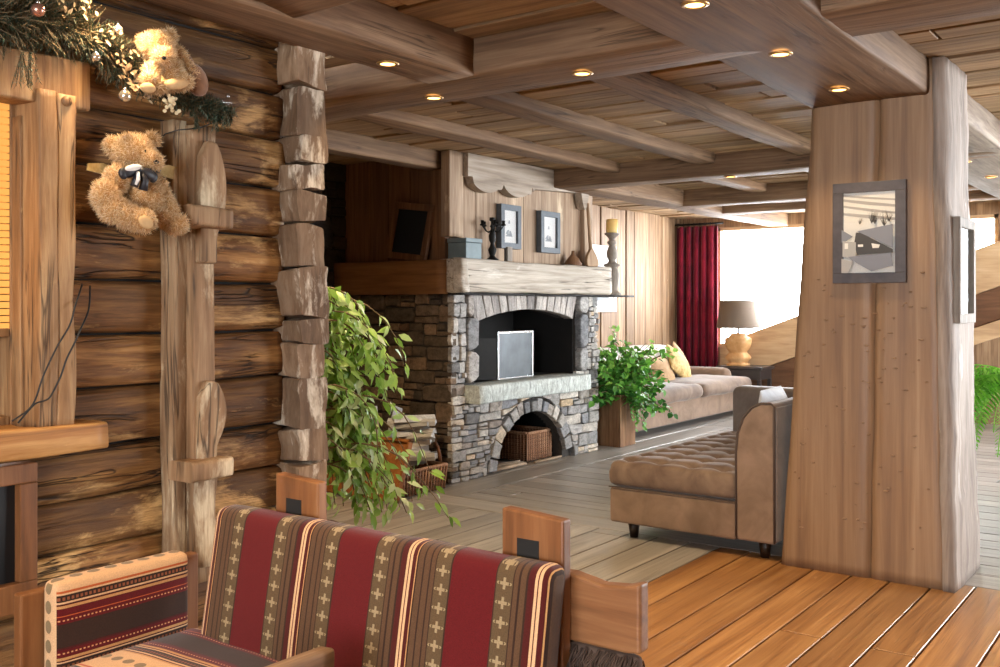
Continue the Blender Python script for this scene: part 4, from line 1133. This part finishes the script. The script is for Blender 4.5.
obj('lamp_shade', sh, M['shade'], lp)
sp_ = MB()
for k in range(3):
    a = 2 * PI * k / 3; sp_.tube([(LX, LY, LZ + .60), (LX + .23 * math.cos(a), LY + .23 * math.sin(a), LZ + .70)], .004, 5)
obj('shade_spider', sp_, M['iron'], lp)

cu = thing('curtain', 'deep red curtain gathered at the left edge of the big window', 'curtain', (11.5, 5.4, 0))
cm = MB(); path = []
N = 90
for i in range(N + 1):
    s_ = i / N; path.append((11.62 + .045 * math.sin(s_ * 2 * PI * 5.5) + .012 * math.sin(s_ * 31), lerp(5.66, 5.10, s_) + .015 * math.sin(s_ * 2 * PI * 11)))
rings = []
for k in range(15):
    z = lerp(.03, 2.31, k / 14); e = 1 + .12 * (1 - k / 14)
    rings.append([(11.62 + (x - 11.62) * e + .004 * nz(y * 5, z * 2, 3), y, z) for x, y in path])
cm.loft(rings, .5, 0, True, False, False)
co_ = obj('drape', cm, M['curtain'], cu); so_ = co_.modifiers.new('Solid', 'SOLIDIFY'); so_.thickness = .004
obj('curtain_rod', MB().tube([(11.62, 5.69, 2.34), (11.62, 5.02, 2.34)], .013, 10), M['iron'], cu)
for i in range(8):
    y = lerp(5.64, 5.12, i / 7); obj('ring', MB().tube([(11.62 + .022 * math.cos(a * PI / 5), y, 2.335 + .022 * math.sin(a * PI / 5)) for a in range(11)], .003, 5), M['iron'], cu)

# ------------------------------------------------------------------ pictures on the pillar
def village(t, w, h, dep):
    y0 = -dep * .5
    obj('print', MB().box(-w / 2, w / 2, y0, -.0045, -h / 2, h / 2), M['p1'], t, local=True)
    g = MB(); k = [0]
    def P(pts, mi):
        k[0] += 1; y = y0 - .0003 * k[0]
        g.poly([((a - .5) * w, y, (.5 - b) * h) for a, b in pts], .5, mi)
    for b0, b1, th in ((.02, .10, .02), (.07, .17, .03), (.15, .26, .025), (.24, .33, .03)):        # streaks on the slope
        P([(0, b0), (1, b1), (1, b1 + th), (.5, (b0 + b1) / 2 + th * 1.4), (0, b0 + th)], 1)
    rg2 = random.Random(4)
    for x, y, s_ in ((.55, .25, .14), (.62, .28, .12), (.80, .30, .13), (.90, .28, .10), (.35, .33, .07)):   # bare trees
        for q in range(20):
            a = rg2.uniform(-2.9, -.25); L = s_ * rg2.uniform(.5, 1.2)
            P([(x - .004, y + s_), (x + .004, y + s_), (x + L * math.cos(a), y + .4 * s_ + L * math.sin(a))], 2)
    P([(.0, .46), (.22, .55), (.10, .60), (0, .62)], 0)
    P([(.28, .50), (.36, .50), (.98, .72), (.98, .76), (.30, .78), (.25, .62)], 2)                    # big house
    P([(.30, .485), (.98, .415), (.98, .705)], 0)                                                     # roof
    P([(.02, .60), (.28, .62), (.28, .80), (.02, .80)], 1)
    P([(.06, .63), (.13, .63), (.13, .70), (.06, .70)], 3); P([(.32, .65), (.42, .65), (.42, .68), (.32, .68)], 3); P([(.58, .64), (.74, .66), (.72, .70), (.60, .70)], 3)
    P([(.12, .80), (.95, .76), (.98, .92), (.58, .985), (.30, .88)], 0)
    P([(.0, .82), (.22, .86), (.14, 1.0), (0, 1.0)], 1)
    obj('village_view', g, [M['p2'], M['p3'], M['p4'], M['p1']], t, local=True)
    obj('glass', MB().box(-w / 2, w / 2, -dep * .8, -dep * .8 + .002, -h / 2, h / 2), M['glass'], t, local=True)
picframe('framed_photograph', 'dark framed photo of a snowy village hanging on the timber pillar', 'picture', (4.764, 1.318, 1.643), .335, .478, .048, .028, M['vframe'], village, -PI / 2)
def mirr(t, w, h, dep):
    obj('mirror_glass', MB().box(-w / 2, w / 2, -dep * .5, -.0045, -h / 2, h / 2), M['mirror'], t, local=True)
picframe('wall_mirror', 'narrow pale framed mirror on the side edge of the timber pillar', 'mirror', (5.00, .965, 1.46), .36, .49, .045, .03, M['cstick'], mirr, 0)

# ------------------------------------------------------------------ log wall: window, post, panel
wn = MB(); wn.box(.45, 1.51, YL + .10, YL + .11, .93, 1.93); wn = struct('window_8', wn, M['glass'])
fr = MB(); fr.box(1.478, 1.51, YL + .02, YL + .12, .94, 1.93); fr.box(.45, .475, YL + .02, YL + .12, .94, 1.93); fr.box(.475, 1.478, YL + .02, YL + .12, 1.905, 1.93); fr.box(.475, 1.478, YL + .02, YL + .12, .94, .97)
obj('window_frame', fr, M['case'], wn, .004)
obj('window_reveal', MB().box(.40, 1.55, YL + .112, YL + .118, .9, 1.95), M['soot_gap_black'], wn)
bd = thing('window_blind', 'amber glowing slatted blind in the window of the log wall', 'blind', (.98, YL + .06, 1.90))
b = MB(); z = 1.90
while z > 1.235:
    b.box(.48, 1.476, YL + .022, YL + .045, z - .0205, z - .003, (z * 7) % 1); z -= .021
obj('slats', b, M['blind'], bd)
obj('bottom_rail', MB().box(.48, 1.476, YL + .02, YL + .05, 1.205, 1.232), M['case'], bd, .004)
b = MB()
for x in (.7, 1.0, 1.25): b.box(x - .002, x + .002, YL + .018, YL + .020, 1.235, 1.90)
obj('cords', b, M['wire'], bd)
cs_ = MB()
cs_.hewn(1.482, 1.512, 2.845, 2.93, .94, 1.86, 'z', .002, 20, .003, 3, 1, .3)
cs_.hewn(1.513, 1.545, 2.84, 2.93, .94, 1.855, 'z', .002, 20, .003, 3, 2, .7)
struct('trim_4', cs_, M['case'])
c2 = MB(); c2.hewn(1.492, 1.549, 2.748, 2.90, .94, 1.93, 'z', .004, 40, .006, 4, 3, .5, 0, 5); c2.hewn(1.546, 1.603, 2.752, 2.90, .94, 1.925, 'z', .005, 40, .007, 5, 4, .8, 0, 5)
c2.ell((1.573, 2.748, 1.905), (.017, .012, .016), None, 12, 8, .6)
struct('trim_5', c2, M['case'])
hd = MB().hewn(.30, 1.66, 2.765, 2.92, 1.895, 2.04, 'x', .006, 20, .008, 3, 5, .35); struct('trim_6', hd, M['case'])
struct('trim_7', MB().hewn(.25, 1.690, 2.715, 2.92, .865, .945, 'x', .006, 36, .010, 3, 6, .6), M['sill'])
# framed black panel low on the wall
t = thing('wall_blackboard', 'black panel in a plain brown frame low on the log wall under the window', 'blackboard', (1.2, 2.83, .60))
f = MB()
for x0, x1, z0, z1 in ((.86, 1.522, .776, .835), (.86, 1.522, .40, .487), (1.468, 1.522, .487, .776), (.86, .92, .487, .776)): f.box(x0, x1, 2.815, 2.87, z0, z1)
obj('frame', f, M['bench'], t, .004)
obj('dark_glass', MB().box(0.92, 1.468, 2.845, 2.855, .487, .776), M['blackp'], t)

lp_ = thing('latch_post', 'weathered upright timber post with pegged paddles on the log wall', 'post', (2.08, 2.82, .3))
obj('post', MB().hewn(1.975, 2.03, 2.80, 2.868, .36, 1.92, 'z', .004, 40, .004, 3, 1, .3).hewn(2.026, 2.115, 2.765, 2.868, .36, 1.905, 'z', .005, 40, .005, 3, 2, .45), M['post'], lp_)
def lpad(z0, z1, flip):
    out = []
    for i in range(15):
        s_ = i / 14; w = .044 + .036 * math.sin(PI * max(0, (s_ - .25) / .75)) ** .8 if s_ > .25 else .044
        out.append((w, s_))
    L = z1 - z0; A = [(2.035, z0 if not flip else z1)]
    pr = [(2.055 + w * 1.1, z0 + L * s_ if not flip else z1 - L * s_) for w, s_ in out] + [(2.07, z1 + .006), (2.04, z1 - .05)]
    return MB().prism(A + pr, (0, 2.728, 0), (1, 0, 0), (0, 0, 1), (0, 1, 0), .06, .5)
obj('paddle', lpad(1.44, 1.85, False), M['post'], lp_, .01, 3)
obj('paddle', lpad(.76, 1.04, False), M['post'], lp_, .01, 3)
obj('peg', MB().hewn(1.957, 2.125, 2.675, 2.80, 1.557, 1.626, 'x', .004, 10, .012, 5, 3, .6), M['post'], lp_)
obj('peg', MB().hewn(1.957, 2.125, 2.675, 2.80, .722, .788, 'x', .004, 10, .012, 5, 4, .6), M['post'], lp_)
obj('lower_block', MB().hewn(2.035, 2.105, 2.73, 2.80, .42, .73, 'z', .007, 10, .014, 5, 5, .4), M['post'], lp_)
# cable hanging beside the window casing
wr = []
def soft(pts):
    o = []
    for i in range(len(pts) - 1):
        p0, p1, p2, p3 = pts[max(i - 1, 0)], pts[i], pts[i + 1], pts[min(i + 2, len(pts) - 1)]
        for k in range(6):
            t_ = k / 6; o.append(.5 * ((2 * p1) + (p2 - p0) * t_ + (2 * p0 - 5 * p1 + 4 * p2 - p3) * t_ ** 2 + (3 * p1 - p0 - 3 * p2 + p3) * t_ ** 3) + Vector((.0025 * nz(i + t_, 2, 3), 0, .0025 * nz(i + t_, 5, 1))))
    return o + [pts[-1]]
w1_ = soft([at(82, 284, Y=2.80), at(76, 303, Y=2.74), at(71, 322, Y=2.725), at(58, 345, Y=2.725), at(45, 372, Y=2.725), at(37, 395, Y=2.725), at(28, 410, Y=2.725), at(12, 421, Y=2.725)])
w2_ = soft([at(90, 286, Y=2.80), at(88, 312, Y=2.76), at(78, 335, Y=2.725), at(67, 358, Y=2.725), at(60, 378, Y=2.725), at(50, 397, Y=2.725), at(35, 404, Y=2.725), at(18, 423, Y=2.725)])
tag(obj('cable', MB().tube(w1_, .0028, 6), M['wire']), 'thin black cable crossing the window casing, the straighter of two', 'cable')
tag(obj('cable', MB().tube(w2_, .0028, 6), M['wire']), 'thin black cable crossing the window casing, looping lower and wider', 'cable')
tag(obj('cable', MB().tube([at(150, 152, Y=2.84), at(165, 134, Y=2.83), at(178, 130, Y=2.745), at(200, 128, Y=2.74), at(225, 118, Y=2.78)], .0022, 6), M['wire']), 'thin black cable running from behind the hanging bear to the garland end', 'cable')

# ------------------------------------------------------------------ garland, bears, baubles
ga = thing('garland', 'dark green pine garland draped along the top of the log wall', 'garland', (1.7, 2.78, 2.0))
gp = [at(-90, 8, Y=2.78), at(-40, 14, Y=2.78), at(5, 18, Y=2.77), at(40, 18, Y=2.77), at(72, 26, Y=2.77), at(98, 46, Y=2.77), at(122, 68, Y=2.77), at(150, 84, Y=2.77), at(178, 97, Y=2.76), at(205, 108, Y=2.75), at(230, 116, Y=2.76)]
gr = [.135, .13, .125, .115, .10, .085, .075, .065, .055, .05, .03]
rg = random.Random(17)
tw = MB(); nd = MB(); nd.recalc = False
tw.tube(gp, .012, 6)
for k in range(1500):
    s_ = rg.random() ** 1.05 * (len(gp) - 1.001); i = int(s_); f = s_ - i
    p = gp[i].lerp(gp[i + 1], f); r_ = lerp(gr[i], gr[i + 1], f)
    a = rg.uniform(0, 2 * PI); ax_ = (gp[i + 1] - gp[i]).normalized()
    rad = Vector((0, math.cos(a) * .8 - .25, math.sin(a)))
    d = (rad + ax_ * rg.uniform(-.4, .9)).normalized(); L = r_ * rg.uniform(.55, 1.15)
    if (p + d * L).y > 2.845: d.y = -abs(d.y) * .3; d.normalize()
    e = p + d * L; tw.tube([p, e], .0016, 3, .5, 0, False)
    fr_ = rg.random() < .12
    for j in range(18):
        q = p.lerp(e, .25 + .75 * j / 17); dd = d * .7 + Vector([rg.uniform(-1, 1) for _ in range(3)])
        nd.blade(q, dd, rg.uniform(.012, .022), .0013, min(1, max(0, (rg.uniform(.1, .75) if not fr_ else rg.uniform(.7, 1.0)) + (.12 if j > 17 else 0))))
for px, py, L in ((22, 60, .10), (30, 60, .09), (196, 122, .05), (215, 122, .05), (225, 120, .05)):      # hanging sprigs
    p = at(px, py - 8, Y=2.72)
    for q in range(6):
        d = Vector((rg.uniform(-.3, .3), rg.uniform(-.3, .1), -1)).normalized(); e = p + d * L; tw.tube([p, e], .0016, 3, .5, 0, False)
        for j in range(24): nd.blade(p.lerp(e, j / 23), d * .7 + Vector([rg.uniform(-1, 1) for _ in range(3)]), rg.uniform(.016, .028), .0013, rg.uniform(.1, 1))
obj('twigs', tw, M['stem'], ga); obj('needles', nd, M['pine'], ga)
for px, py, n_, s_ in ((133, 75, 26, .03), (140, 90, 22, .028), (158, 88, 16, .026), (152, 62, 14, .028), (124, 58, 14, .028), (86, 10, 10, .03), (106, 36, 12, .03), (60, 4, 8, .03)):
    c = at(px, py, Y=2.69); dl = MB(); dl.recalc = False
    for q in range(n_):
        p = c + Vector([rg.uniform(-.03, .03) for _ in range(3)]); dl.leaf(p, Vector((rg.uniform(-1, 1), -rg.random(), rg.uniform(-1, 1))), (0, -1, .3), s_ * rg.uniform(.5, .9), s_ * .4, rg.random())
    obj('dried_flower', dl, M['dried'], ga)
bc = MB(); c = at(170, 104, Y=2.67)
for q in range(26):
    bc.ell(c + Vector((rg.uniform(-.028, .03), rg.uniform(-.02, .015), rg.uniform(-.028, .026))), (.0065,) * 3, None, 8, 6)
obj('berry_cluster', bc, M['berry'], ga)
def bauble(px, py, Y, r_, mat, label):
    c = at(px, py, Y=Y); t = thing('bauble', label, 'bauble', c, (0, 0, 0))
    obj('ball', MB().ell((0, 0, 0), (r_, r_, r_), None, 22, 14), mat, t, local=True)
    obj('cap', MB().lathe([(.001, 0), (r_ * .28, 0), (r_ * .28, r_ * .3), (.001, r_ * .32)], (0, 0, r_ * .93), 10), M['chrome'], t, local=True)
    obj('loop', MB().tube([(r_ * .22 * math.cos(a * PI / 5), 0, r_ * 1.40 + r_ * .22 * math.sin(a * PI / 5)) for a in range(11)], .0009, 4), M['wire'], t, local=True)
bauble(228, 103, 2.70, .020, M['gball'], 'clear glass bauble at the drooping end of the garland')
bauble(125, 96, 2.68, .019, M['silver'], 'silvery bauble hanging under the middle of the garland')
bauble(38, 10, 2.63, .019, M['rose'], 'dull rose bauble high in the thick end of the garland')
bauble(118, 30, 2.68, .015, M['silver'], 'small silvery bauble on top of the garland left of the seated bear')
bauble(96, 57, 2.655, .013, M['silver'], 'small silvery bauble on the front of the garland above the window casing corner')

def bear(label, base, parts, limbs_fur, extras):
    """plush bear: one continuous body mesh (remeshed), fur and trimmings as children"""
    t = thing('teddy_bear', label, 'teddy bear', base)
    m = MB()
    for c, r_, ro in parts: m.ell(Vector(c) - Vector(base), r_, Matrix.Rotation(ro, 3, 'Y') if ro else None, 20, 14)
    tmp = obj('body', m, M['skin'], None, local=True)
    rm = tmp.modifiers.new('R', 'REMESH'); rm.mode = 'VOXEL'; rm.voxel_size = .007
    dg = bpy.context.evaluated_depsgraph_get(); dg.update()
    me = bpy.data.meshes.new_from_object(tmp.evaluated_get(dg)); old = tmp.data; tmp.modifiers.clear(); tmp.data = me; bpy.data.meshes.remove(old)
    for p in me.polygons: p.use_smooth = True
    tmp.parent = t
    fu = MB(); fu.recalc = False; rg3 = random.Random(hash(len(parts)) % 97)
    vs = [(v.co.copy(), v.normal.copy()) for v in me.vertices]
    bare = [(Vector(c) - Vector(base), r_) for c, r_ in limbs_fur]
    for co, no in vs:
        if any((co - c).length < r_ for c, r_ in bare): continue
        for q in range(3):
            d = no + Vector([rg3.uniform(-.9, .9) for _ in range(3)]); fu.spike(co + Vector([rg3.uniform(-.004, .004) for _ in range(3)]), d, rg3.uniform(.008, .021), .0014, rg3.random())
    obj('fur', fu, M['fur'], t, local=True)
    for nm, mb, mat in extras: obj(nm, mb, mat, t)
    return t
Y0 = 2.74
def bp(px, py, y): 
    p = at(px, py, Y=y); return (p.x, p.y, p.z)
# hanging bear
eye_a = MB().ell(bp(145, 151, 2.672), (.005, .004, .005), None, 8, 6); eye_b = MB().ell(bp(156, 153, 2.70), (.005, .004, .005), None, 8, 6)
nose = MB().ell(bp(156, 162, 2.655), (.010, .008, .007), None, 10, 6)
bow = MB()
kn = Vector(bp(138, 171, 2.655))
bow.ell(kn, (.014, .012, .012), None, 10, 7)
for sx in (1, -1):
    rt = Matrix.Rotation(.35 * sx, 3, 'Y')
    bow.ell(kn + Vector((.030 * sx, -.004, -.006)), (.030, .011, .017), rt, 14, 9); bow.ell(kn + Vector((.052 * sx, -.002, -.014)), (.014, .010, .018), rt, 12, 8)
bow.tube([kn + Vector((.004, -.006, -.004)), kn + Vector((.016, -.012, -.03)), kn + Vector((.012, -.008, -.058))], [.009, .012, .014], 8)
bow.tube([kn + Vector((-.004, -.006, -.004)), kn + Vector((-.014, -.014, -.028)), kn + Vector((-.020, -.010, -.050))], [.009, .011, .013], 8)
nk = [Vector(bp(137, 172, 2.742)) + Vector((.066 * math.cos(q * PI / 8), .062 * math.sin(q * PI / 8), .010 * math.cos(q * PI / 8))) for q in range(17)]
bow.tube(nk, .009, 6)
lc_ = MB().ell(kn + Vector((-.026, -.016, .006)), (.030, .008, .010), Matrix.Rotation(-.25, 3, 'Y'), 14, 8)
lc_.tube([kn + Vector((-.012, -.018, -.006)), kn + Vector((-.016, -.026, -.028)), kn + Vector((-.022, -.022, -.046))], [.005, .006, .004], 7)
pad = MB().ell(bp(146, 222, 2.605), (.026, .012, .020), Matrix.Rotation(.5, 3, 'Y'), 14, 8)
wing = MB().prism([(0, 0), (.07, .018), (.12, .012), (.15, -.02), (.1, -.028), (.03, -.02)], bp(150, 168, 2.80), (1, 0, 0), (0, 0, 1), (0, 1, 0), .006)
wing2 = MB().prism([(0, 0), (-.05, .016), (-.10, .010), (-.105, -.012), (-.04, -.02)], bp(118, 170, 2.80), (1, 0, 0), (0, 0, 1), (0, 1, 0), .006)
bear('golden teddy bear with dark ribbon hanging on the logs below the garland', bp(140, 190, 2.74), [
    (bp(133, 153, 2.735), (.062, .056, .054), 0), (bp(150, 161, 2.685), (.034, .034, .026), .3),
    (bp(112, 146, 2.76), (.024, .015, .026), -.3), (bp(152, 140, 2.76), (.024, .015, .024), .3),
    (bp(137, 178, 2.745), (.045, .045, .04), 0), (bp(143, 197, 2.735), (.062, .058, .068), 0),
    (bp(116, 180, 2.725), (.034, .034, .045), .3), (bp(105, 197, 2.705), (.036, .036, .045), -.15), (bp(114, 210, 2.69), (.040, .038, .038), 0),
    (bp(127, 216, 2.67), (.044, .04, .036), .3), (bp(142, 221, 2.64), (.038, .034, .032), 0),
    (bp(157, 186, 2.73), (.026, .028, .04), -.5), (bp(165, 200, 2.71), (.022, .022, .034), -.4), (bp(169, 209, 2.70), (.026, .024, .024), 0),
    (bp(160, 217, 2.71), (.042, .04, .028), .2), (bp(176, 224, 2.69), (.034, .034, .03), 0)],
    [(bp(146, 223, 2.605), .022)], [('eye', eye_a, M['black']), ('eye', eye_b, M['black']), ('nose', nose, M['black']), ('ribbon_bow', bow, M['ribbon']), ('lace', lc_, M['lace']), ('paw_pad', pad, M['pad']), ('wing', wing, M['gold']), ('wing', wing2, M['gold'])])
# bear seated in the garland
eye_a = MB().ell(bp(159, 55, 2.628), (.005, .004, .005), None, 8, 6); eye_b = MB().ell(bp(170, 55, 2.63), (.005, .004, .005), None, 8, 6)
nose = MB().ell(bp(164, 58, 2.606), (.008, .006, .006), None, 10, 6)
coat = MB()
for c, r_, ro in ((bp(196, 80, 2.69), (.040, .03, .055), -.5), (bp(186, 66, 2.71), (.03, .028, .05), -.5)): coat.ell(c, r_, Matrix.Rotation(ro, 3, 'Y'), 14, 9)
lace = MB().ell(bp(176, 84, 2.63), (.05, .02, .018), Matrix.Rotation(-.25, 3, 'Y'), 14, 8).ell(bp(148, 88, 2.63), (.026, .018, .016), None, 12, 8)
bear('light plush bear seated among dried flowers on the pine garland', bp(168, 75, 2.70), [
    (bp(157, 47, 2.69), (.050, .046, .045), 0), (bp(164, 57, 2.640), (.028, .032, .022), .2), (bp(144, 42, 2.71), (.020, .014, .022), 0), (bp(170, 36, 2.71), (.020, .014, .022), 0),
    (bp(166, 74, 2.69), (.050, .048, .055), 0), (bp(180, 60, 2.70), (.022, .024, .048), -.55), (bp(190, 74, 2.69), (.020, .022, .036), -.5), (bp(152, 72, 2.67), (.022, .024, .03), .4), (bp(150, 80, 2.65), (.022, .022, .02), 0),
    (bp(180, 82, 2.66), (.035, .04, .022), 0), (bp(156, 86, 2.66), (.03, .035, .02), 0)],
    [], [('eye', eye_a, M['black']), ('eye', eye_b, M['black']), ('nose', nose, M['black']), ('coat', coat, M['brownc']), ('dress', lace, M['pad'])])

# ------------------------------------------------------------------ bench in front
be = thing('wooden_bench', 'rustic wooden bench with striped back, seat and side cushions in front', 'bench', (1.6, 1.75, 0))
BX = 1.78
def recl(a, b, c, p):
    return (.05 * (p.z - .73) / .30 + .008 * (1 - b * b) * (1 - c * c) * (-1 if a < 0 else 1) , 0, .006 * nz(1, p.y * 5, 2))
obj('back_cushion', MB().rbox(1.738, 1.818, 1.14, 2.275, .30, .735, .028, (3, 30, 10), recl), M['fabB'], be)
def slot_board(y0, y1):
    m = MB(); x0, x1 = 1.822, 1.856; ym = (y0 + y1) / 2; sw = .035
    m.box(x0, x1, y0, ym - sw - .012, 0, .826); m.box(x0, x1, ym + sw - .012, y1, 0, .826); m.box(x0, x1, ym - sw - .012, ym + sw - .012, .765, .826); m.box(x0, x1, ym - sw - .012, ym + sw - .012, 0, .725)
    m.box(x0 + .015, x1, ym - sw - .012, ym + sw - .012, .725, .765)
    return m
for y0, y1 in ((1.163, 1.331), (1.942, 2.112)):
    m = MB(); x0, x1 = 1.822, 1.856
    out = [(y0, 0), (y1, 0), (y1, .826), (y0, .826)]
    m.prism([(y0, 0.0), (y1, 0.0), (y1, .832), (y0, .822)], (x0, 0, 0), (0, 1, 0), (0, 0, 1), (1, 0, 0), x1 - x0, .5)
    lg = obj('back_post', m, M['bench'], be, .005)
    ym = (y0 + y1) / 2 + .01
    obj('slot_shade_block', MB().box(x0 - .0015, x0 + .006, ym - .03, ym + .03, .722, .768), M['soot_gap_black'], lg)  # dark block on the post stands in for the shade inside a slot
rl = MB(); seg = [(2.36, .68, .545), (1.40, .69, .545), (1.17, .697, .545), (1.09, .684, .545), (1.03, .690, .545), (.992, .702, .55)]
rl.loft([[(1.860, y, zb), (1.902, y, zb), (1.902, y, zt), (1.860, y, zt)] for y, zt, zb in seg], .5, 0, False)
obj('back_rail', rl, M['benchx'], be, .008, 3)
obj('seat_cushion', MB().rbox(1.235, 1.742, 1.60, 2.365, .285, .385, .035, (12, 16, 3), lambda a, b, c, p: (0, 0, .016 * (1 - a * a) * (1 - b * b) + (.005 * nz(p.x * 6, p.y * 6, 1)))), M['fabS'], be)
obj('side_cushion', MB().rbox(1.33, 1.735, 2.375, 2.445, .27, .592, .022, (10, 3, 9), lambda a, b, c, p: (0, .006 * (1 - a * a) * (1 - c * c) * (1 if b > 0 else -1), .004 * nz(p.x * 7, 1, 2))), M['fabA'], be)
obj('side_panel', MB().box(1.28, 1.82, 2.452, 2.49, .10, .56), M['bench'], be, .006)
obj('seat_board', MB().box(1.24, 1.82, 1.0, 2.45, .245, .282), M['benchx'], be, .006)
for y in (1.06, 2.40): obj('front_leg', MB().box(1.26, 1.33, y - .035, y + .035, 0, .244), M['bench'], be, .006)
obj('arm_plank', MB().hewn(1.02, 1.497, 1.545, 1.595, .33, .552, 'x', .003, 12, .008, 5, 3), M['benchg'], be)
obj('arm_post', MB().box(1.05, 1.12, 1.547, 1.593, 0, .331), M['bench'], be, .006)
# shaggy sheepskin hanging at the end of the bench back
sk = thing('sheepskin', 'dark brown shaggy sheepskin hanging below the right end of the bench rail', 'sheepskin', (1.88, 1.06, .40))
hide = MB().rbox(1.868, 1.894, 1.0, 1.22, .16, .54, .012, (2, 8, 10)); obj('hide', hide, M['furd'], sk)
fu = MB(); fu.recalc = False; rg = random.Random(23)
for k in range(3400):
    y, z = rg.uniform(1.0, 1.22), rg.uniform(.16, .54)
    x = 1.866 if rg.random() < .8 else 1.896
    a = rg.uniform(.02, .06); p0 = Vector((x, y, z)); s_ = -1 if x < 1.88 else 1; fl_ = nz(y * 14, z * 9, 2) * 1.2
    L = rg.uniform(.04, .085); pts = [p0, p0 + Vector((s_ * L * .45, fl_ * L * .25 + rg.uniform(-.006, .006), -L * .25)), p0 + Vector((s_ * L * rg.uniform(.3, .6), fl_ * L * .55 + rg.uniform(-.014, .014), -L))]
    fu.tube(pts, [.0022, .0019, .0004], 3, min(1, max(0, .5 + fl_ * .6 + rg.uniform(-.3, .3))), 0, False)
obj('fleece', fu, M['furd'], sk)

# ------------------------------------------------------------------ recessed downlights
def downlight(x, y, z, label, power=20, spot=True, size=110, blend=.6, col=(1, .72, .42)):
    t = thing('downlight', label, 'downlight', (x, y, z), (0, 0, 0), None)
    obj('trim_ring', MB().lathe([(.030, -.001), (.044, -.001), (.046, -.005), (.036, -.009), (.030, -.007), (.030, -.001)], (0, 0, 0), 24, caps=False), M['ring'], t, local=True)
    obj('lamp_face', MB().lathe([(.001, -.0055), (.030, -.0055), (.030, -.002), (.001, -.002)], (0, 0, 0), 20), M['glow'], t, local=True)
    L = bpy.data.lights.new('downlight_beam', 'SPOT'); L.energy = power; L.color = col; L.spot_size = math.radians(size); L.spot_blend = blend; L.shadow_soft_size = .035
    o = bpy.data.objects.new('downlight_beam', L); COL.objects.link(o); o.parent = t; o.location = (0, 0, -.03)
zb = ZB - .006
DL = [(2.87, 1.335, zb - .006, 'warm downlight in the pillar beam, at the top edge of the picture'), (3.63, 1.335, zb - .006, 'warm downlight in the pillar beam, middle one before the pillar'), (4.38, 1.345, zb - .006, 'warm downlight in the pillar beam right at the pillar head'),
      (3.47, 2.925, zb, 'warm downlight in the cross beam nearer to the log corner column'), (3.47, 2.12, zb, 'warm downlight in the cross beam halfway to the pillar beam'),
      (2.87, 2.66, zb, 'warm downlight in the beam running along the log wall'),
      (6.92, 2.93, zb, 'tiny downlight in the far cross beam beyond the pillar'),
      (7.10, 1.35, zb - .006, 'tiny downlight just right of the pillar, nearer one of two'), (8.05, 1.35, zb - .006, 'tiny downlight right of the pillar, farther one of two')]
for d in DL: downlight(*d)
# unseen spots: the garland one follows its glow, the others are added light
def spot(x, y, z, power, size=110, col=(1, .72, .42), soft=.05):
    L = bpy.data.lights.new('unseen_spot', 'SPOT'); L.energy = power; L.color = col; L.spot_size = math.radians(size); L.spot_blend = .7; L.shadow_soft_size = soft
    o = bpy.data.objects.new('unseen_spot', L); COL.objects.link(o); o.location = (x, y, z)
spot(1.66, 2.62, zb - .02, 34, 140)
for x, y in ((.9, 2.62), (2.05, 1.33), (1.2, 1.33), (.3, 1.33), (-.8, 1.33), (3.47, .5), (3.47, -.5)): spot(x, y, zb - .02, 36)  # added out of view to warm the log wall and foreground

spot(3.47, 3.72, zb - .02, 140, 155)  # unseen spot added behind the corner column to lift the dark fireplace side
# ------------------------------------------------------------------ daylight: overcast snow sky through the windows
W = bpy.data.worlds.new('sky'); SC.world = W; W.use_nodes = True
wt = W.node_tree; bg = wt.nodes['Background']; bg.inputs[0].default_value = (.90, .95, 1.0, 1); bg.inputs[1].default_value = 28.0
def portal(c, w, h, d):
    L = bpy.data.lights.new('window_daylight', 'AREA'); L.shape = 'RECTANGLE'; L.size = w; L.size_y = h; L.energy = 1
    L.cycles.is_portal = True
    o = bpy.data.objects.new('window_daylight', L); COL.objects.link(o); o.location = c
    o.rotation_euler = Vector(d).to_track_quat('-Z', 'Y').to_euler()
portal((XW + .13, 3.53, 1.55), 3.3, 1.6, (-1, 0, 0))
portal((XW + .13, -1.475, 1.6), 2.3, 1.4, (-1, 0, 0))
for a, b in wins: portal(((a + b) / 2, YR - .13, 1.35), b - a, 1.8, (0, 1, 0))
portal((-3.13, -.2, 1.5), 2.8, 1.5, (1, 0, 0))  # daylight of the added rear window

# ------------------------------------------------------------------ camera
cam = bpy.data.cameras.new('camera'); cam.lens = 35.1; cam.sensor_width = 36; cam.shift_y = -.0285; cam.clip_start = .05
co = bpy.data.objects.new('camera', cam); COL.objects.link(co); co.location = (0, 0, 1.3)
fwd = Vector((.8064, .5913, 0)); co.rotation_euler = fwd.to_track_quat('-Z', 'Y').to_euler()
SC.camera = co
SC.view_settings.view_transform = 'Standard'; SC.view_settings.look = 'None'; SC.view_settings.gamma = 1.0
SC.view_settings.use_curve_mapping = False; SC.view_settings.exposure = .25
cy = SC.cycles; cy.use_denoising = True; cy.max_bounces = 10; cy.diffuse_bounces = 6; cy.glossy_bounces = 4; cy.transparent_max_bounces = 16; cy.sample_clamp_indirect = 8; cy.caustics_reflective = False; cy.caustics_refractive = False
